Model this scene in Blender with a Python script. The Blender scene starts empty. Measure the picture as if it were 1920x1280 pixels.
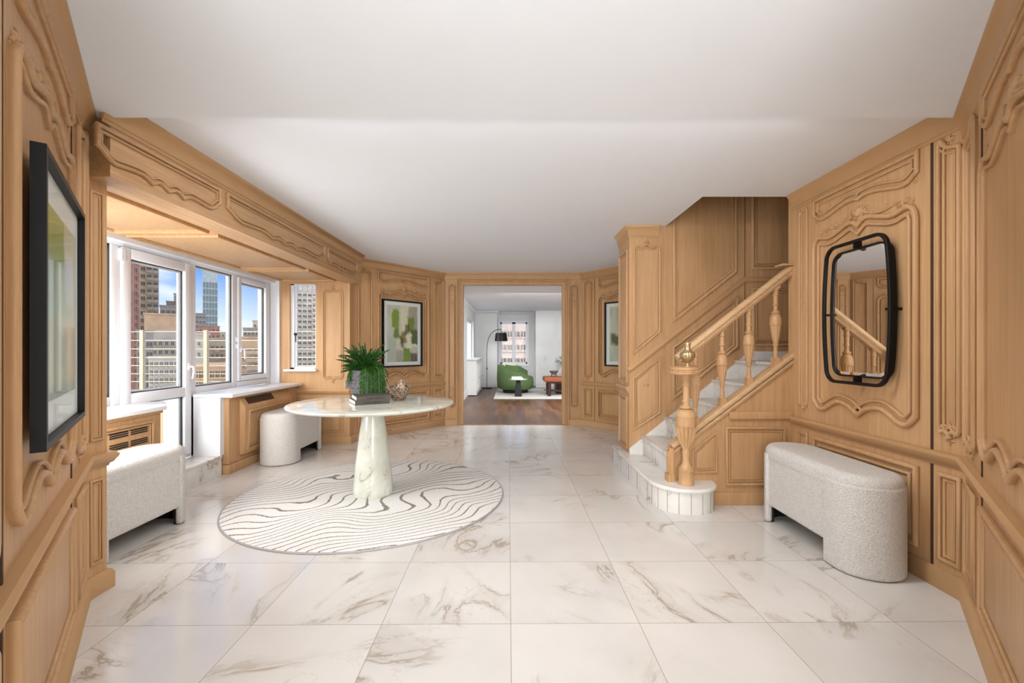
import bpy, bmesh, math, random
from mathutils import Vector, Matrix
from math import pi, sin, cos, radians as R
random.seed(7)
C = bpy.context.scene
COL = C.collection

# ------------------------------------------------------------------ camera
EYE = 1.285          # lens height
F = 835.0            # focal length in pixels of a 1920 wide frame
cam_data = bpy.data.cameras.new('camera')
cam_data.sensor_width = 36.0
cam_data.lens = F / 1920 * 36
cam_data.shift_y = 12 / 1920
cam_data.clip_start = 0.02
cam_data.clip_end = 3000
cam = bpy.data.objects.new('camera', cam_data)
COL.objects.link(cam)
cam.location = (0, 0, EYE)
cam.rotation_euler = (R(90), 0, 0)
C.camera = cam
C.view_settings.view_transform = 'Standard'
C.view_settings.look = 'None'
C.view_settings.gamma = 1
C.view_settings.use_curve_mapping = False
C.view_settings.exposure = -0.04

# ------------------------------------------------------------------ sky
W = bpy.data.worlds.new('sky'); C.world = W; W.use_nodes = True
nt = W.node_tree; nt.nodes.clear()
def wn(t, **k):
    n = nt.nodes.new(t)
    for a, b in k.items(): setattr(n, a, b)
    return n
tc = wn('ShaderNodeTexCoord'); sep = wn('ShaderNodeSeparateXYZ')
nt.links.new(tc.outputs['Generated'], sep.inputs[0])
rmp = wn('ShaderNodeValToRGB')
rmp.color_ramp.elements[0].position = 0.0; rmp.color_ramp.elements[0].color = (0.9, 0.9, 0.93, 1)
rmp.color_ramp.elements[1].position = 0.15; rmp.color_ramp.elements[1].color = (0.13, 0.34, 0.86, 1)
e = rmp.color_ramp.elements.new(0.06); e.color = (0.62, 0.76, 0.96, 1)
nt.links.new(sep.outputs['Z'], rmp.inputs[0])
mp = wn('ShaderNodeMapping'); mp.inputs['Scale'].default_value = (2.2, 2.2, 7.5)
nt.links.new(tc.outputs['Generated'], mp.inputs[0])
cn = wn('ShaderNodeTexNoise'); cn.inputs['Scale'].default_value = 1.9; cn.inputs['Detail'].default_value = 7
cn.inputs['Distortion'].default_value = .4
nt.links.new(mp.outputs[0], cn.inputs['Vector'])
cr = wn('ShaderNodeValToRGB'); cr.color_ramp.elements[0].position = .44; cr.color_ramp.elements[1].position = .66
nt.links.new(cn.outputs['Fac'], cr.inputs[0])
mx = wn('ShaderNodeMix', data_type='RGBA')
nt.links.new(cr.outputs[0], mx.inputs[0]); nt.links.new(rmp.outputs[0], mx.inputs[6])
mx.inputs[7].default_value = (0.93, 0.94, 1, 1)
bg = wn('ShaderNodeBackground'); bg.inputs['Strength'].default_value = 1.25
nt.links.new(mx.outputs[2], bg.inputs['Color'])
wo = wn('ShaderNodeOutputWorld'); nt.links.new(bg.outputs[0], wo.inputs[0])

# ------------------------------------------------------------------ lights
def lamp(name, kind, loc, rot, energy, color=(1, 1, 1), size=1, size_y=None, angle=None):
    l = bpy.data.lights.new(name, kind); l.energy = energy; l.color = color
    if kind == 'AREA':
        l.shape = 'RECTANGLE'; l.size = size; l.size_y = size_y or size
    if angle: l.angle = angle
    o = bpy.data.objects.new(name, l); COL.objects.link(o)
    o.location = loc; o.rotation_euler = rot
    return o
# soft daylight, coming in at the bay window side
lamp('daylight', 'SUN', (0, 0, 20), Vector((0.72, 0.62, -0.40)).to_track_quat('-Z', 'Y').to_euler(), 6.0, (1, .95, .88), angle=R(60))
# fill lamp added in the unseen hall behind the camera, brightens the room
lamp('hall_fill', 'AREA', (0.06, -2.3, 1.25), (R(86), 0, 0), 138, (.985, .99, 1), 1.6, 1.5)
# added fill lamp, hidden behind the left pier, stands in for window light
lamp('bay_fill', 'AREA', (-2.72, 2.47, 1.25), (R(90), 0, R(-14)), 42, (.96, .97, 1), .8, 1.0)
# unseen fill strip added in the step between the lower and higher ceiling
lamp('ceiling_step_fill', 'AREA', (0.12, 2.275, 2.492), (R(14), 0, 0), 42, (.98, .985, 1), 3.0, .05)
# extra lamp added to brighten the living room, out of view behind the door head
lamp('living_room_fill', 'AREA', (1.6, 9.6, 2.42), (R(22), 0, 0), 300, (.96, .98, 1), 3.6, 2.6)

# ------------------------------------------------------------------ material helpers
MATS = {}
def lin(r, g, b):
    f = lambda c: ((c / 255) / 12.92 if c / 255 <= .04045 else ((c / 255 + .055) / 1.055) ** 2.4)
    return (f(r), f(g), f(b), 1)
class NT:
    def __init__(s, name):
        s.m = bpy.data.materials.new(name); s.m.use_nodes = True
        s.t = s.m.node_tree; s.b = s.t.nodes['Principled BSDF']
    def n(s, typ, **k):
        n = s.t.nodes.new(typ)
        for a, b in k.items(): setattr(n, a, b)
        return n
    def l(s, a, b): s.t.links.new(a, b)
    def obj(s):
        return s.n('ShaderNodeTexCoord').outputs['Object']
    def math(s, op, a, b=None, c=None, clamp=False):
        n = s.n('ShaderNodeMath', operation=op, use_clamp=clamp)
        for i, v in enumerate((a, b, c)):
            if v is None: continue
            if isinstance(v, (int, float)): n.inputs[i].default_value = v
            else: s.l(v, n.inputs[i])
        return n.outputs[0]
    def mapping(s, v, scale=(1, 1, 1), rot=(0, 0, 0), loc=(0, 0, 0)):
        n = s.n('ShaderNodeMapping'); n.inputs['Scale'].default_value = scale
        n.inputs['Rotation'].default_value = rot; n.inputs['Location'].default_value = loc
        s.l(v, n.inputs[0]); return n.outputs[0]
    def noise(s, v, scale, detail=3, dist=0, rough=.5):
        n = s.n('ShaderNodeTexNoise'); n.inputs['Scale'].default_value = scale
        n.inputs['Detail'].default_value = detail; n.inputs['Distortion'].default_value = dist
        n.inputs['Roughness'].default_value = rough
        s.l(v, n.inputs['Vector']); return n.outputs['Fac']
    def smooth(s, v, a, b, lo=0, hi=1):
        n = s.n('ShaderNodeMapRange', interpolation_type='SMOOTHSTEP')
        s.l(v, n.inputs[0])
        for i, x in zip((1, 2, 3, 4), (a, b, lo, hi)): n.inputs[i].default_value = x
        return n.outputs[0]
    def mix(s, f, a, b):
        n = s.n('ShaderNodeMix', data_type='RGBA')
        if isinstance(f, (int, float)): n.inputs[0].default_value = f
        else: s.l(f, n.inputs[0])
        for i, v in ((6, a), (7, b)):
            if isinstance(v, tuple): n.inputs[i].default_value = v
            else: s.l(v, n.inputs[i])
        return n.outputs[2]
    def bump(s, h, strength=.3, dist=.01):
        n = s.n('ShaderNodeBump'); n.inputs['Strength'].default_value = strength
        n.inputs['Distance'].default_value = dist
        s.l(h, n.inputs['Height']); s.l(n.outputs[0], s.b.inputs['Normal'])
    def set(s, color=None, rough=.5, metal=0, spec=.5):
        if color is not None:
            if isinstance(color, tuple): s.b.inputs['Base Color'].default_value = color
            else: s.l(color, s.b.inputs['Base Color'])
        s.b.inputs['Roughness'].default_value = rough
        s.b.inputs['Metallic'].default_value = metal
        s.b.inputs['Specular IOR Level'].default_value = spec
        return s.m
def plain(name, rgb, rough=.5, metal=0, var=.06, scale=8, spec=.5, bump=0, bscale=60):
    t = NT(name); o = t.obj()
    c = lin(*rgb); d = tuple(max(0, x * (1 - var * 2)) for x in c[:3]) + (1,)
    col = t.mix(t.noise(o, scale, 3), d, c)
    if bump: t.bump(t.noise(o, bscale, 3), bump, .002)
    return t.set(col, rough, metal, spec)
def wood(name, rgb, dark, axis=2, rough=.42, grain=1.0):
    t = NT(name); o = t.obj()
    sc = [34, 34, 34]; sc[axis] = 1.6
    n1 = t.noise(t.mapping(o, tuple(sc)), 1, 5, .6)
    sc = [110, 110, 110]; sc[axis] = 5
    n2 = t.noise(t.mapping(o, tuple(sc)), 1, 3)
    sc = [2.2, 2.2, 2.2]; sc[axis] = .7
    n3 = t.noise(t.mapping(o, tuple(sc)), 1, 4, .8)
    a = t.math('ADD', t.math('MULTIPLY', n1, .55), t.math('MULTIPLY', n3, .45))
    f = t.smooth(a, .34, .64)
    c = t.mix(f, lin(*dark), lin(*rgb))
    c = t.mix(t.math('MULTIPLY', t.smooth(n2, .52, .7), .15 * grain), c, lin(*[x * .78 for x in dark]))
    t.bump(n2, .08, .001)
    return t.set(c, rough, 0, .35)
def marble(name, base, vein, scale=1.0, rough=.15, tile=None, amount=1.0, cloud=None):
    t = NT(name); o = t.obj()
    p = o
    grout = None
    if tile:
        p = t.mapping(o, (1, 1, 1), (0, 0, R(-.49)), (0, 0, 0))
        q = t.mapping(p, (1 / tile, 1 / tile, 1 / tile), (0, 0, 0), (-.012 / tile, -2.075 / tile, 0))
        sp = t.n('ShaderNodeSeparateXYZ'); t.l(q, sp.inputs[0])
        fx = t.math('FRACT', sp.outputs[0]); fy = t.math('FRACT', sp.outputs[1])
        ex = t.math('MINIMUM', fx, t.math('SUBTRACT', 1, fx)); ey = t.math('MINIMUM', fy, t.math('SUBTRACT', 1, fy))
        grout = t.smooth(t.math('MINIMUM', ex, ey), .0016, .0034, 1, 0)
        cb = t.n('ShaderNodeCombineXYZ'); t.l(t.math('FLOOR', sp.outputs[0]), cb.inputs[0]); t.l(t.math('FLOOR', sp.outputs[1]), cb.inputs[1])
        w = t.n('ShaderNodeTexWhiteNoise', noise_dimensions='3D'); t.l(cb.outputs[0], w.inputs['Vector'])
        vr = t.n('ShaderNodeVectorRotate', rotation_type='Z_AXIS'); t.l(p, vr.inputs['Vector'])
        t.l(t.math('MULTIPLY', w.outputs['Value'], 6.28), vr.inputs['Angle'])
        va = t.n('ShaderNodeVectorMath', operation='MULTIPLY_ADD'); t.l(w.outputs['Color'], va.inputs[0])
        va.inputs[1].default_value = (19, 23, 17); t.l(vr.outputs[0], va.inputs[2])
        p = va.outputs[0]
    pm = t.mapping(p, (scale, scale * 2.1, scale), (0, 0, .7))
    n = t.noise(pm, 1.15, 7, 1.1, .55)
    v1 = t.smooth(t.math('ABSOLUTE', t.math('SUBTRACT', n, .5)), .0, .016, 1, 0)
    n2 = t.noise(t.mapping(p, (scale, scale * 1.7, scale), (0, 0, .3), (3.1, 5.2, 1)), 2.4, 6, 1.4, .6)
    v2 = t.smooth(t.math('ABSOLUTE', t.math('SUBTRACT', n2, .5)), .0, .012, 1, 0)
    msk = t.smooth(t.noise(t.mapping(p, (scale,) * 3, (0, 0, 0), (7, 1, 3)), 1.6, 3), .46, .64)
    body = t.smooth(n, .50, .60, 1, 0); body = t.math('MULTIPLY', body, t.smooth(n, .44, .5, 0, 1))
    f = t.math('MULTIPLY', t.math('ADD', t.math('MULTIPLY', v1, .85), t.math('ADD', t.math('MULTIPLY', v2, .35), t.math('MULTIPLY', body, .32))), msk, clamp=True)
    f = t.math('MULTIPLY', f, amount, clamp=True)
    b2 = cloud or tuple(x * .955 for x in base)
    c = t.mix(t.smooth(t.noise(p, 2.0 * scale, 4), .3, .7), lin(*b2), lin(*base))
    c = t.mix(f, c, lin(*vein))
    if grout is not None: c = t.mix(t.math('MULTIPLY', grout, .8), c, lin(140, 128, 112))
    return t.set(c, rough, 0, .5)
def M(k): return MATS[k]
MATS['wood'] = wood('oak_panelling', (202, 161, 117), (187, 146, 102))
MATS['woodx'] = wood('oak_beam', (200, 161, 119), (176, 136, 95), axis=1)
MATS['woodr'] = wood('oak_stair_rail', (208, 172, 131), (192, 154, 112), axis=0)
MATS['trimwood'] = plain('oak_trim', (196, 155, 110), .42, var=.06, scale=5, spec=.35)
MATS['wooddark'] = plain('dark_joint', (72, 46, 26), .7)
MATS['bronzewood'] = wood('brown_oak_panelling', (158, 112, 60), (132, 88, 40))
MATS['floor'] = marble('white_marble_tiles', (225, 221, 215), (160, 144, 122), .85, .13, tile=.6, amount=.75)
MATS['marble'] = marble('white_marble_steps', (235, 232, 226), (165, 152, 132), 2.2, .25)
MATS['tablemarble'] = marble('green_white_marble', (226, 226, 214), (128, 124, 102), 3.2, .1, amount=.8, cloud=(208, 210, 196))
MATS['wallmarble'] = marble('grey_white_marble', (226, 227, 226), (165, 165, 163), .8, .25, amount=.9)
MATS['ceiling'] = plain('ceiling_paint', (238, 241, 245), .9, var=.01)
MATS['whitewall'] = plain('white_wall_paint', (232, 232, 231), .85, var=.01)
MATS['pvc'] = plain('white_window_frame', (232, 234, 238), .3, var=.01)
MATS['sill'] = plain('white_stone_sill', (238, 238, 238), .3, var=.02)
MATS['black'] = plain('black_metal', (13, 13, 14), .45, var=.1, spec=.3)
MATS['gasket'] = plain('black_gasket', (14, 14, 15), .6)
MATS['mat'] = plain('white_mount', (232, 232, 232), .8, var=.01)
MATS['brass'] = plain('brass', (206, 182, 140), .35, .85, var=.1)
MATS['book'] = plain('dark_grey_book_cloth', (82, 75, 68), .6, var=.08)
MATS['ink'] = plain('black_ink', (18, 16, 15), .6)
MATS['paper'] = plain('white_paper', (240, 240, 236), .8, var=.03, scale=60)
MATS['darkfoot'] = plain('black_foot', (18, 17, 16), .6)
MATS['black_stone'] = plain('matt_black_stone', (34, 34, 38), .6, var=.1)
MATS['rust'] = plain('rust_velvet', (166, 92, 62), .8, var=.12, scale=12)
MATS['walnut'] = wood('dark_walnut', (88, 56, 42), (58, 35, 26))
MATS['green'] = plain('green_velvet', (96, 122, 72), .75, var=.12, scale=4)
MATS['pale'] = plain('pale_cushion', (212, 218, 206), .85)
MATS['leaf'] = plain('fern_leaf', (66, 116, 38), .5, var=.3, scale=22)
MATS['leafdark'] = plain('olive_leaf', (110, 134, 84), .6, var=.2, scale=30)
MATS['livrug'] = plain('cream_rug', (222, 219, 212), .95, var=.06, scale=14, bump=.5, bscale=150)
MATS['bowl'] = plain('grey_stone_bowl', (112, 104, 98), .7, var=.1)
MATS['socket'] = plain('beige_socket', (198, 158, 112), .45)

# boucle
t = NT('cream_boucle'); o = t.obj()
vn = t.n('ShaderNodeTexVoronoi'); vn.inputs['Scale'].default_value = 150; t.l(o, vn.inputs['Vector'])
nn = t.noise(o, 90, 4)
c = t.mix(t.smooth(vn.outputs['Distance'], .1, .75), lin(232, 228, 222), lin(206, 201, 194))
c = t.mix(t.smooth(nn, .35, .65), c, lin(226, 222, 216))
t.bump(t.math('ADD', t.math('MULTIPLY', vn.outputs['Distance'], -1), t.math('MULTIPLY', nn, .6)), .75, .006)
MATS['boucle'] = t.set(c, .95, 0, .15)
# vase stone
t = NT('grey_speckled_stone'); o = t.obj()
c = t.mix(t.smooth(t.noise(o, 130, 4), .42, .62), lin(72, 72, 74), lin(120, 120, 122))
t.bump(t.noise(o, 130, 4), .4, .003)
MATS['vase'] = t.set(c, .8)
# bronze sculpture
t = NT('aged_bronze'); o = t.obj()
c = t.mix(t.smooth(t.noise(o, 90, 5), .4, .62), lin(96, 76, 60), lin(178, 158, 138))
t.bump(t.noise(o, 110, 5), .9, .006)
MATS['bronze'] = t.set(c, .5, .45)
# parquet
t = NT('walnut_plank_floor'); o = t.obj()
p = t.mapping(o, (1, 1, 1), (0, 0, R(90)))
bk = t.n('ShaderNodeTexBrick'); bk.inputs['Scale'].default_value = 1
bk.offset = .37; bk.inputs['Mortar Size'].default_value = .0015; bk.inputs['Brick Width'].default_value = .75; bk.inputs['Row Height'].default_value = .085
bk.inputs['Color1'].default_value = (0, 0, 0, 1); bk.inputs['Color2'].default_value = (1, 1, 1, 1); bk.inputs['Mortar'].default_value = (.5, .5, .5, 1)
t.l(p, bk.inputs['Vector'])
n1 = t.noise(t.mapping(o, (38, 2.2, 1)), 1, 4, .5)
c = t.mix(t.math('ADD', t.math('MULTIPLY', bk.outputs['Color'], .6), t.math('MULTIPLY', n1, .4)), lin(54, 33, 19), lin(122, 82, 52))
c = t.mix(bk.outputs['Fac'], c, lin(50, 32, 20))
MATS['parquet'] = t.set(c, .34, 0, .3)
# contour-line rug
t = NT('contour_rug'); o = t.obj()
w1 = t.noise(t.mapping(o, (1, 1, 0), (0, 0, 0), (2.3, 6.1, 0)), 1.5, 0, .2)
w2 = t.noise(t.mapping(o, (1, 1, 0), (0, 0, 0), (4, 2, 0)), 9, 2)
sp = t.n('ShaderNodeSeparateXYZ'); t.l(o, sp.inputs[0])
h = t.math('ADD', t.math('MULTIPLY', w1, 11.5), t.math('ADD', t.math('MULTIPLY', sp.outputs[0], 7.5), t.math('MULTIPLY', sp.outputs[1], -8.5)))
h = t.math('ADD', h, t.math('MULTIPLY', w2, .35))
fr = t.math('ABSOLUTE', t.math('SUBTRACT', t.math('FRACT', h), .5))
line = t.smooth(fr, .055, .10, 1, 0)
brk = t.smooth(t.noise(o, 140, 2), .3, .5)
line = t.math('MULTIPLY', line, brk)
pn = t.noise(o, 170, 3)
c = t.mix(t.smooth(pn, .3, .7), lin(222, 220, 214), lin(240, 239, 235))
c = t.mix(line, c, lin(128, 114, 100))
t.bump(t.math('SUBTRACT', t.math('MULTIPLY', pn, .8), line), .5, .006)
MATS['rug'] = t.set(c, .95, 0, .1)
# glass
t = NT('window_glass')
g = t.n('ShaderNodeBsdfGlossy'); g.inputs['Roughness'].default_value = .02
tr = t.n('ShaderNodeBsdfTransparent'); tr.inputs[0].default_value = (.97, .985, .98, 1)
fz = t.n('ShaderNodeLayerWeight'); fz.inputs['Blend'].default_value = .5
fzo = t.math('ADD', t.math('MULTIPLY', t.math('POWER', fz.outputs['Facing'], 4.5), .35), .006)
ms = t.n('ShaderNodeMixShader'); t.l(fzo, ms.inputs[0]); t.l(tr.outputs[0], ms.inputs[1]); t.l(g.outputs[0], ms.inputs[2])
t.l(ms.outputs[0], t.t.nodes['Material Output'].inputs[0])
MATS['glass'] = t.m
t.m.copy().name = 'picture_glass'; MATS['picglass'] = bpy.data.materials['picture_glass']
for n_ in MATS['picglass'].node_tree.nodes:
    if n_.type == 'MATH' and n_.operation == 'MULTIPLY': n_.inputs[1].default_value = .12
t = NT('mirror_glass'); MATS['mirror'] = t.set((.93, .92, .9, 1), .015, 1)

# ------------------------------------------------------------------ mesh helpers
class MB:
    def __init__(s): s.v = []; s.f = []
    def add(s, vs, fs):
        k = len(s.v); s.v += [tuple(v) for v in vs]; s.f += [tuple(i + k for i in f) for f in fs]; return s
    def box(s, x0, x1, y0, y1, z0, z1, T=None):
        vs = [(x, y, z) for z in (z0, z1) for y in (y0, y1) for x in (x0, x1)]
        if T: vs = [T(*v) for v in vs]
        return s.add(vs, [(0, 2, 3, 1), (4, 5, 7, 6), (0, 1, 5, 4), (2, 6, 7, 3), (0, 4, 6, 2), (1, 3, 7, 5)])
    def prism(s, poly, a, b, T):
        """poly in 2D, extruded a..b ; T(p,q,r) -> 3D"""
        n = len(poly)
        vs = [T(p, q, a) for p, q in poly] + [T(p, q, b) for p, q in poly]
        fs = [tuple(range(n)), tuple(range(2 * n - 1, n - 1, -1))] + [(i, (i + 1) % n, n + (i + 1) % n, n + i) for i in range(n)]
        return s.add(vs, fs)
    def lathe(s, prof, c=(0, 0, 0), n=32, flute=None, T=None, cap=True):
        vs = []; m = len(prof)
        for (r, z) in prof:
            for i in range(n):
                a = 2 * pi * i / n
                rr = r * (flute(a, z) if flute else 1)
                p = (c[0] + rr * cos(a), c[1] + rr * sin(a), c[2] + z)
                vs.append(T(*p) if T else p)
        fs = [(j * n + i, j * n + (i + 1) % n, (j + 1) * n + (i + 1) % n, (j + 1) * n + i) for j in range(m - 1) for i in range(n)]
        if cap: fs += [tuple(range(n - 1, -1, -1)), tuple((m - 1) * n + i for i in range(n))]
        return s.add(vs, fs)
    def tube(s, pts, n=8, closed=False):
        """pts: [(Vector, r)]"""
        P = [Vector(p[0]) for p in pts]; m = len(P); vs = []; up = None
        for i in range(m):
            if closed: t_ = P[(i + 1) % m] - P[i - 1]
            else: t_ = P[min(i + 1, m - 1)] - P[max(i - 1, 0)]
            if t_.length < 1e-9: t_ = Vector((0, 0, 1))
            t_.normalize()
            if up is None: up = Vector((0, 0, 1)) if abs(t_.z) < .9 else Vector((1, 0, 0))
            a = t_.cross(up)
            if a.length < 1e-5: a = t_.cross(Vector((0, 1, 0)))
            a.normalize(); b = a.cross(t_); up = b
            for k in range(n):
                q = 2 * pi * k / n
                vs.append(P[i] + (a * cos(q) + b * sin(q)) * pts[i][1])
        mm = m if closed else m - 1
        fs = [(i * n + k, i * n + (k + 1) % n, ((i + 1) % m) * n + (k + 1) % n, ((i + 1) % m) * n + k) for i in range(mm) for k in range(n)]
        if not closed: fs += [tuple(range(n)), tuple((m - 1) * n + k for k in range(n - 1, -1, -1))]
        return s.add(vs, fs)
    def sweep(s, pts, prof, T, closed=True, cap=True):
        """path pts in a 2D plane, profile (offset to the left, height); T(u,v,h)"""
        n = len(pts); m = len(prof); vs = []
        P = [Vector(p[:2]) for p in pts]
        for i in range(n):
            d0 = (P[i] - P[i - 1]) if (closed or i > 0) else None
            d1 = (P[(i + 1) % n] - P[i]) if (closed or i < n - 1) else None
            if d0 is None: d0 = d1
            if d1 is None: d1 = d0
            d0 = d0.normalized(); d1 = d1.normalized()
            n0 = Vector((-d0.y, d0.x)); n1 = Vector((-d1.y, d1.x))
            mt = (n0 + n1) / max(.3, 1 + n0.dot(n1))
            for (o_, h_) in prof:
                q = P[i] + mt * o_; vs.append(T(q.x, q.y, h_))
        mm = n if closed else n - 1
        fs = [(i * m + k, i * m + k + 1, ((i + 1) % n) * m + k + 1, ((i + 1) % n) * m + k) for i in range(mm) for k in range(m - 1)]
        if not closed and cap: fs += [tuple(range(m)), tuple((n - 1) * m + k for k in range(m - 1, -1, -1))]
        return s.add(vs, fs)
    def build(s, name, mat, parent=None, smooth=40, local=False):
        me = bpy.data.meshes.new(name); me.from_pydata(s.v, [], s.f); me.validate()
        bm = bmesh.new(); bm.from_mesh(me)
        bmesh.ops.recalc_face_normals(bm, faces=bm.faces)
        bm.to_mesh(me); bm.free()
        if smooth:
            for p in me.polygons: p.use_smooth = True
            me.set_sharp_from_angle(angle=R(smooth))
        me.materials.append(M(mat) if isinstance(mat, str) else mat)
        o = bpy.data.objects.new(name, me); COL.objects.link(o)
        if parent is not None: 
            o.parent = parent
            if not local: o.matrix_parent_inverse = Matrix.Translation(-Vector(parent.location)) if parent.rotation_euler.z == 0 else (Matrix.Translation(parent.location) @ Matrix.Rotation(parent.rotation_euler.z, 4, 'Z')).inverted()
        return o
def bevel(o, w, seg=3):
    b = o.modifiers.new('bevel', 'BEVEL'); b.width = w; b.segments = seg; b.limit_method = 'ANGLE'; b.angle_limit = R(35)
    for p in o.data.polygons: p.use_smooth = True
    return o
def tag(o, label=None, cat=None, group=None, kind=None):
    if label: o['label'] = label
    if cat: o['category'] = cat
    if group: o['group'] = group
    if kind: o['kind'] = kind
    return o
def empty(name, loc, rz=0):
    o = bpy.data.objects.new(name, None); COL.objects.link(o); o.location = loc; o.rotation_euler = (0, 0, rz)
    o.empty_display_size = .1
    return o
def copy_tree(o, parent=None):
    c = o.copy(); COL.objects.link(c)
    if parent is not None: c.parent = parent
    for ch in [x for x in bpy.data.objects if x.parent is o]: copy_tree(ch, c)
    return c
class Fr:
    """vertical plane from A to B; u along, v up, h towards the room"""
    def __init__(s, A, B, inner=(0, 4)):
        s.A = Vector((A[0], A[1], 0)); d = Vector((B[0] - A[0], B[1] - A[1], 0)); s.L = d.length; s.U = d.normalized()
        n = Vector((-s.U.y, s.U.x, 0))
        if n.dot(Vector((inner[0], inner[1], 0)) - s.A) < 0: n = -n
        s.N = n
    def __call__(s, u, v, h): return s.A + s.U * u + Vector((0, 0, v)) + s.N * h
def I3(x, y, z): return Vector((x, y, z))

def smoothpath(pts, closed=True, sub=6):
    P = [(p[0], p[1], len(p) > 2 and p[2] == 'c') for p in pts]
    if closed:
        k = next((i for i, p in enumerate(P) if p[2]), 0)
        P = P[k:] + P[:k]; P.append(P[0])
    out = []; idx = [i for i, p in enumerate(P) if p[2] or i in (0, len(P) - 1)]
    for a, b in zip(idx[:-1], idx[1:]):
        run = [Vector(p[:2]) for p in P[a:b + 1]]
        if len(run) == 2: out.append(tuple(run[0])); continue
        Q = [run[0] * 2 - run[1]] + run + [run[-1] * 2 - run[-2]]
        for i in range(1, len(Q) - 2):
            p0, p1, p2, p3 = Q[i - 1:i + 3]
            for j in range(sub):
                t_ = j / sub
                q = .5 * ((2 * p1) + (p2 - p0) * t_ + (2 * p0 - 5 * p1 + 4 * p2 - p3) * t_ ** 2 + (3 * p1 - p0 - 3 * p2 + p3) * t_ ** 3)
                out.append(tuple(q))
    if not closed: out.append(tuple(P[-1][:2]))
    return out
def mir(h): return h + [(1 - p[0],) + tuple(p[1:]) for p in reversed(h) if p[0] < .4999]
FLAT = [(0, 0, 'c'), (1, 0, 'c')]
MAIN_TOP = mir([(0, -.10, 'c'), (.012, -.055), (.045, -.02), (.10, -.012), (.20, -.03), (.31, -.005), (.40, .018), (.46, .012), (.5, -.012, 'c')])
MAIN_BOT = mir([(0, .068, 'c'), (.03, .035), (.08, .0), (.15, .005), (.24, .05), (.31, .07), (.40, .055), (.46, .025), (.5, .0, 'c')])
UP_BOT = mir([(0, 0, 'c'), (.035, -.02), (.08, -.045), (.14, -.05), (.24, -.03), (.36, -.008), (.45, -.005), (.5, -.02, 'c')])
NAR_TOP = mir([(0, -.055, 'c'), (.04, -.025), (.16, -.006), (.32, -.016), (.42, -.002), (.5, .018, 'c')])
NAR_BOT = [(a, -b) + tuple(c) for (a, b, *c) in NAR_TOP]
SCR_TOP = [(0, -.05, 'c'), (.06, -.03), (.3, -.02), (.55, -.01), (.75, .03), (.9, .035), (1, 0, 'c')]
BEAM_BOT = mir([(0, 0, 'c'), (.03, -.015), (.07, -.045), (.12, -.06), (.22, -.052), (.30, -.05), (.37, -.075, 'c'), (.43, -.052), (.5, -.075, 'c')])
def outline(u0, u1, v0, v1, top=FLAT, bot=FLAT):
    w = u1 - u0
    pts = [(u0 + p[0] * w, v0 + p[1]) + tuple(p[2:]) for p in bot] + [(u0 + p[0] * w, v1 + p[1]) + tuple(p[2:]) for p in reversed(top)]
    return smoothpath(pts)
PROF = [(.004, 0), (.003, .006), (-.001, .013), (.003, .023), (.011, .029), (.020, .028), (.027, .021), (.030, .013), (.027, .006), (.027, .001), (.052, .001), (.053, .006), (.050, .011), (.054, .018), (.061, .020), (.068, .016), (.070, .010), (.067, .005), (.067, 0)]
PROF_S = [(.003, 0), (.002, .004), (-.001, .009), (.002, .017), (.009, .020), (.016, .018), (.020, .010), (.018, .004), (.018, .001), (.031, .001), (.031, .004), (.029, .008), (.033, .012), (.038, .011), (.041, .006), (.039, 0)]
def scaled(pr, k, kh=None): return [(a * k, b * (kh or k)) for a, b in pr]
def stroke(mb, fr, pts, base=0, n=6):
    mb.tube([(fr(p[0], p[1], base + p[2] * .35), p[2]) for p in pts], n)
def scroll(mb, fr, u, v, r, turns=1.4, side=1, start=0, rad=.006):
    pts = []
    k = int(14 * turns)
    for i in range(k + 1):
        a = start + side * 2 * pi * turns * i / k; q = r * (1 - .82 * i / k)
        pts.append((u + q * cos(a), v + q * sin(a), rad * (1 - .45 * i / k)))
    stroke(mb, fr, pts)
def leaf(mb, fr, u, v, a, L, rad, curl=.6):
    pts = []
    for i in range(6):
        t_ = i / 5; b = a + curl * t_
        pts.append((u + L * t_ * cos(b), v + L * t_ * sin(b), rad * (sin(pi * min(1, .25 + .75 * t_)) + .08)))
    stroke(mb, fr, pts, n=5)
def rocaille(mb, fr, u, v, w, s=1.0):
    """central shell with C-scrolls and leaves running out to both sides"""
    for i in range(7):
        a = pi / 2 + (i - 3) * .38
        leaf(mb, fr, u, v - .012 * s, a, .064 * s, .0105 * s, 0)
    for sd in (-1, 1):
        scroll(mb, fr, u + sd * .038 * s, v - .022 * s, .020 * s, 1.3, sd, pi / 2, .006 * s)
        scroll(mb, fr, u + sd * .060 * s, v + .018 * s, .017 * s, 1.2, -sd, -pi / 2, .005 * s)
        L = w * .5
        pts = []
        for i in range(15):
            q = i / 14
            pts.append((u + sd * (.05 * s + q * L * .62), v - .006 - .022 * s * sin(q * pi * 1.25) - q * .03 * s, 0.012 * s * (1 - q * .65)))
        stroke(mb, fr, pts)
        for q, up in ((.24, 1), (.30, -1), (.46, 1), (.56, 1), (.80, 1), (.86, -1)):
            uu = u + sd * L * q; vv = v - .012 - .035 * s * q
            for k in range(3):
                a = (pi / 2 - sd * (pi / 2 - .5 - .35 * k)) if up > 0 else (-pi / 2 + sd * (pi / 2 - .5 - .3 * k))
                leaf(mb, fr, uu, vv, a, .042 * s, .0075 * s, -sd * .7 * up)
        scroll(mb, fr, u + sd * L * .72, v - .04 * s, .016 * s, 1.2, sd, 0, .005 * s)
    leaf(mb, fr, u, v - .03 * s, -pi / 2, .03 * s, .009 * s, 0)
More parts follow.
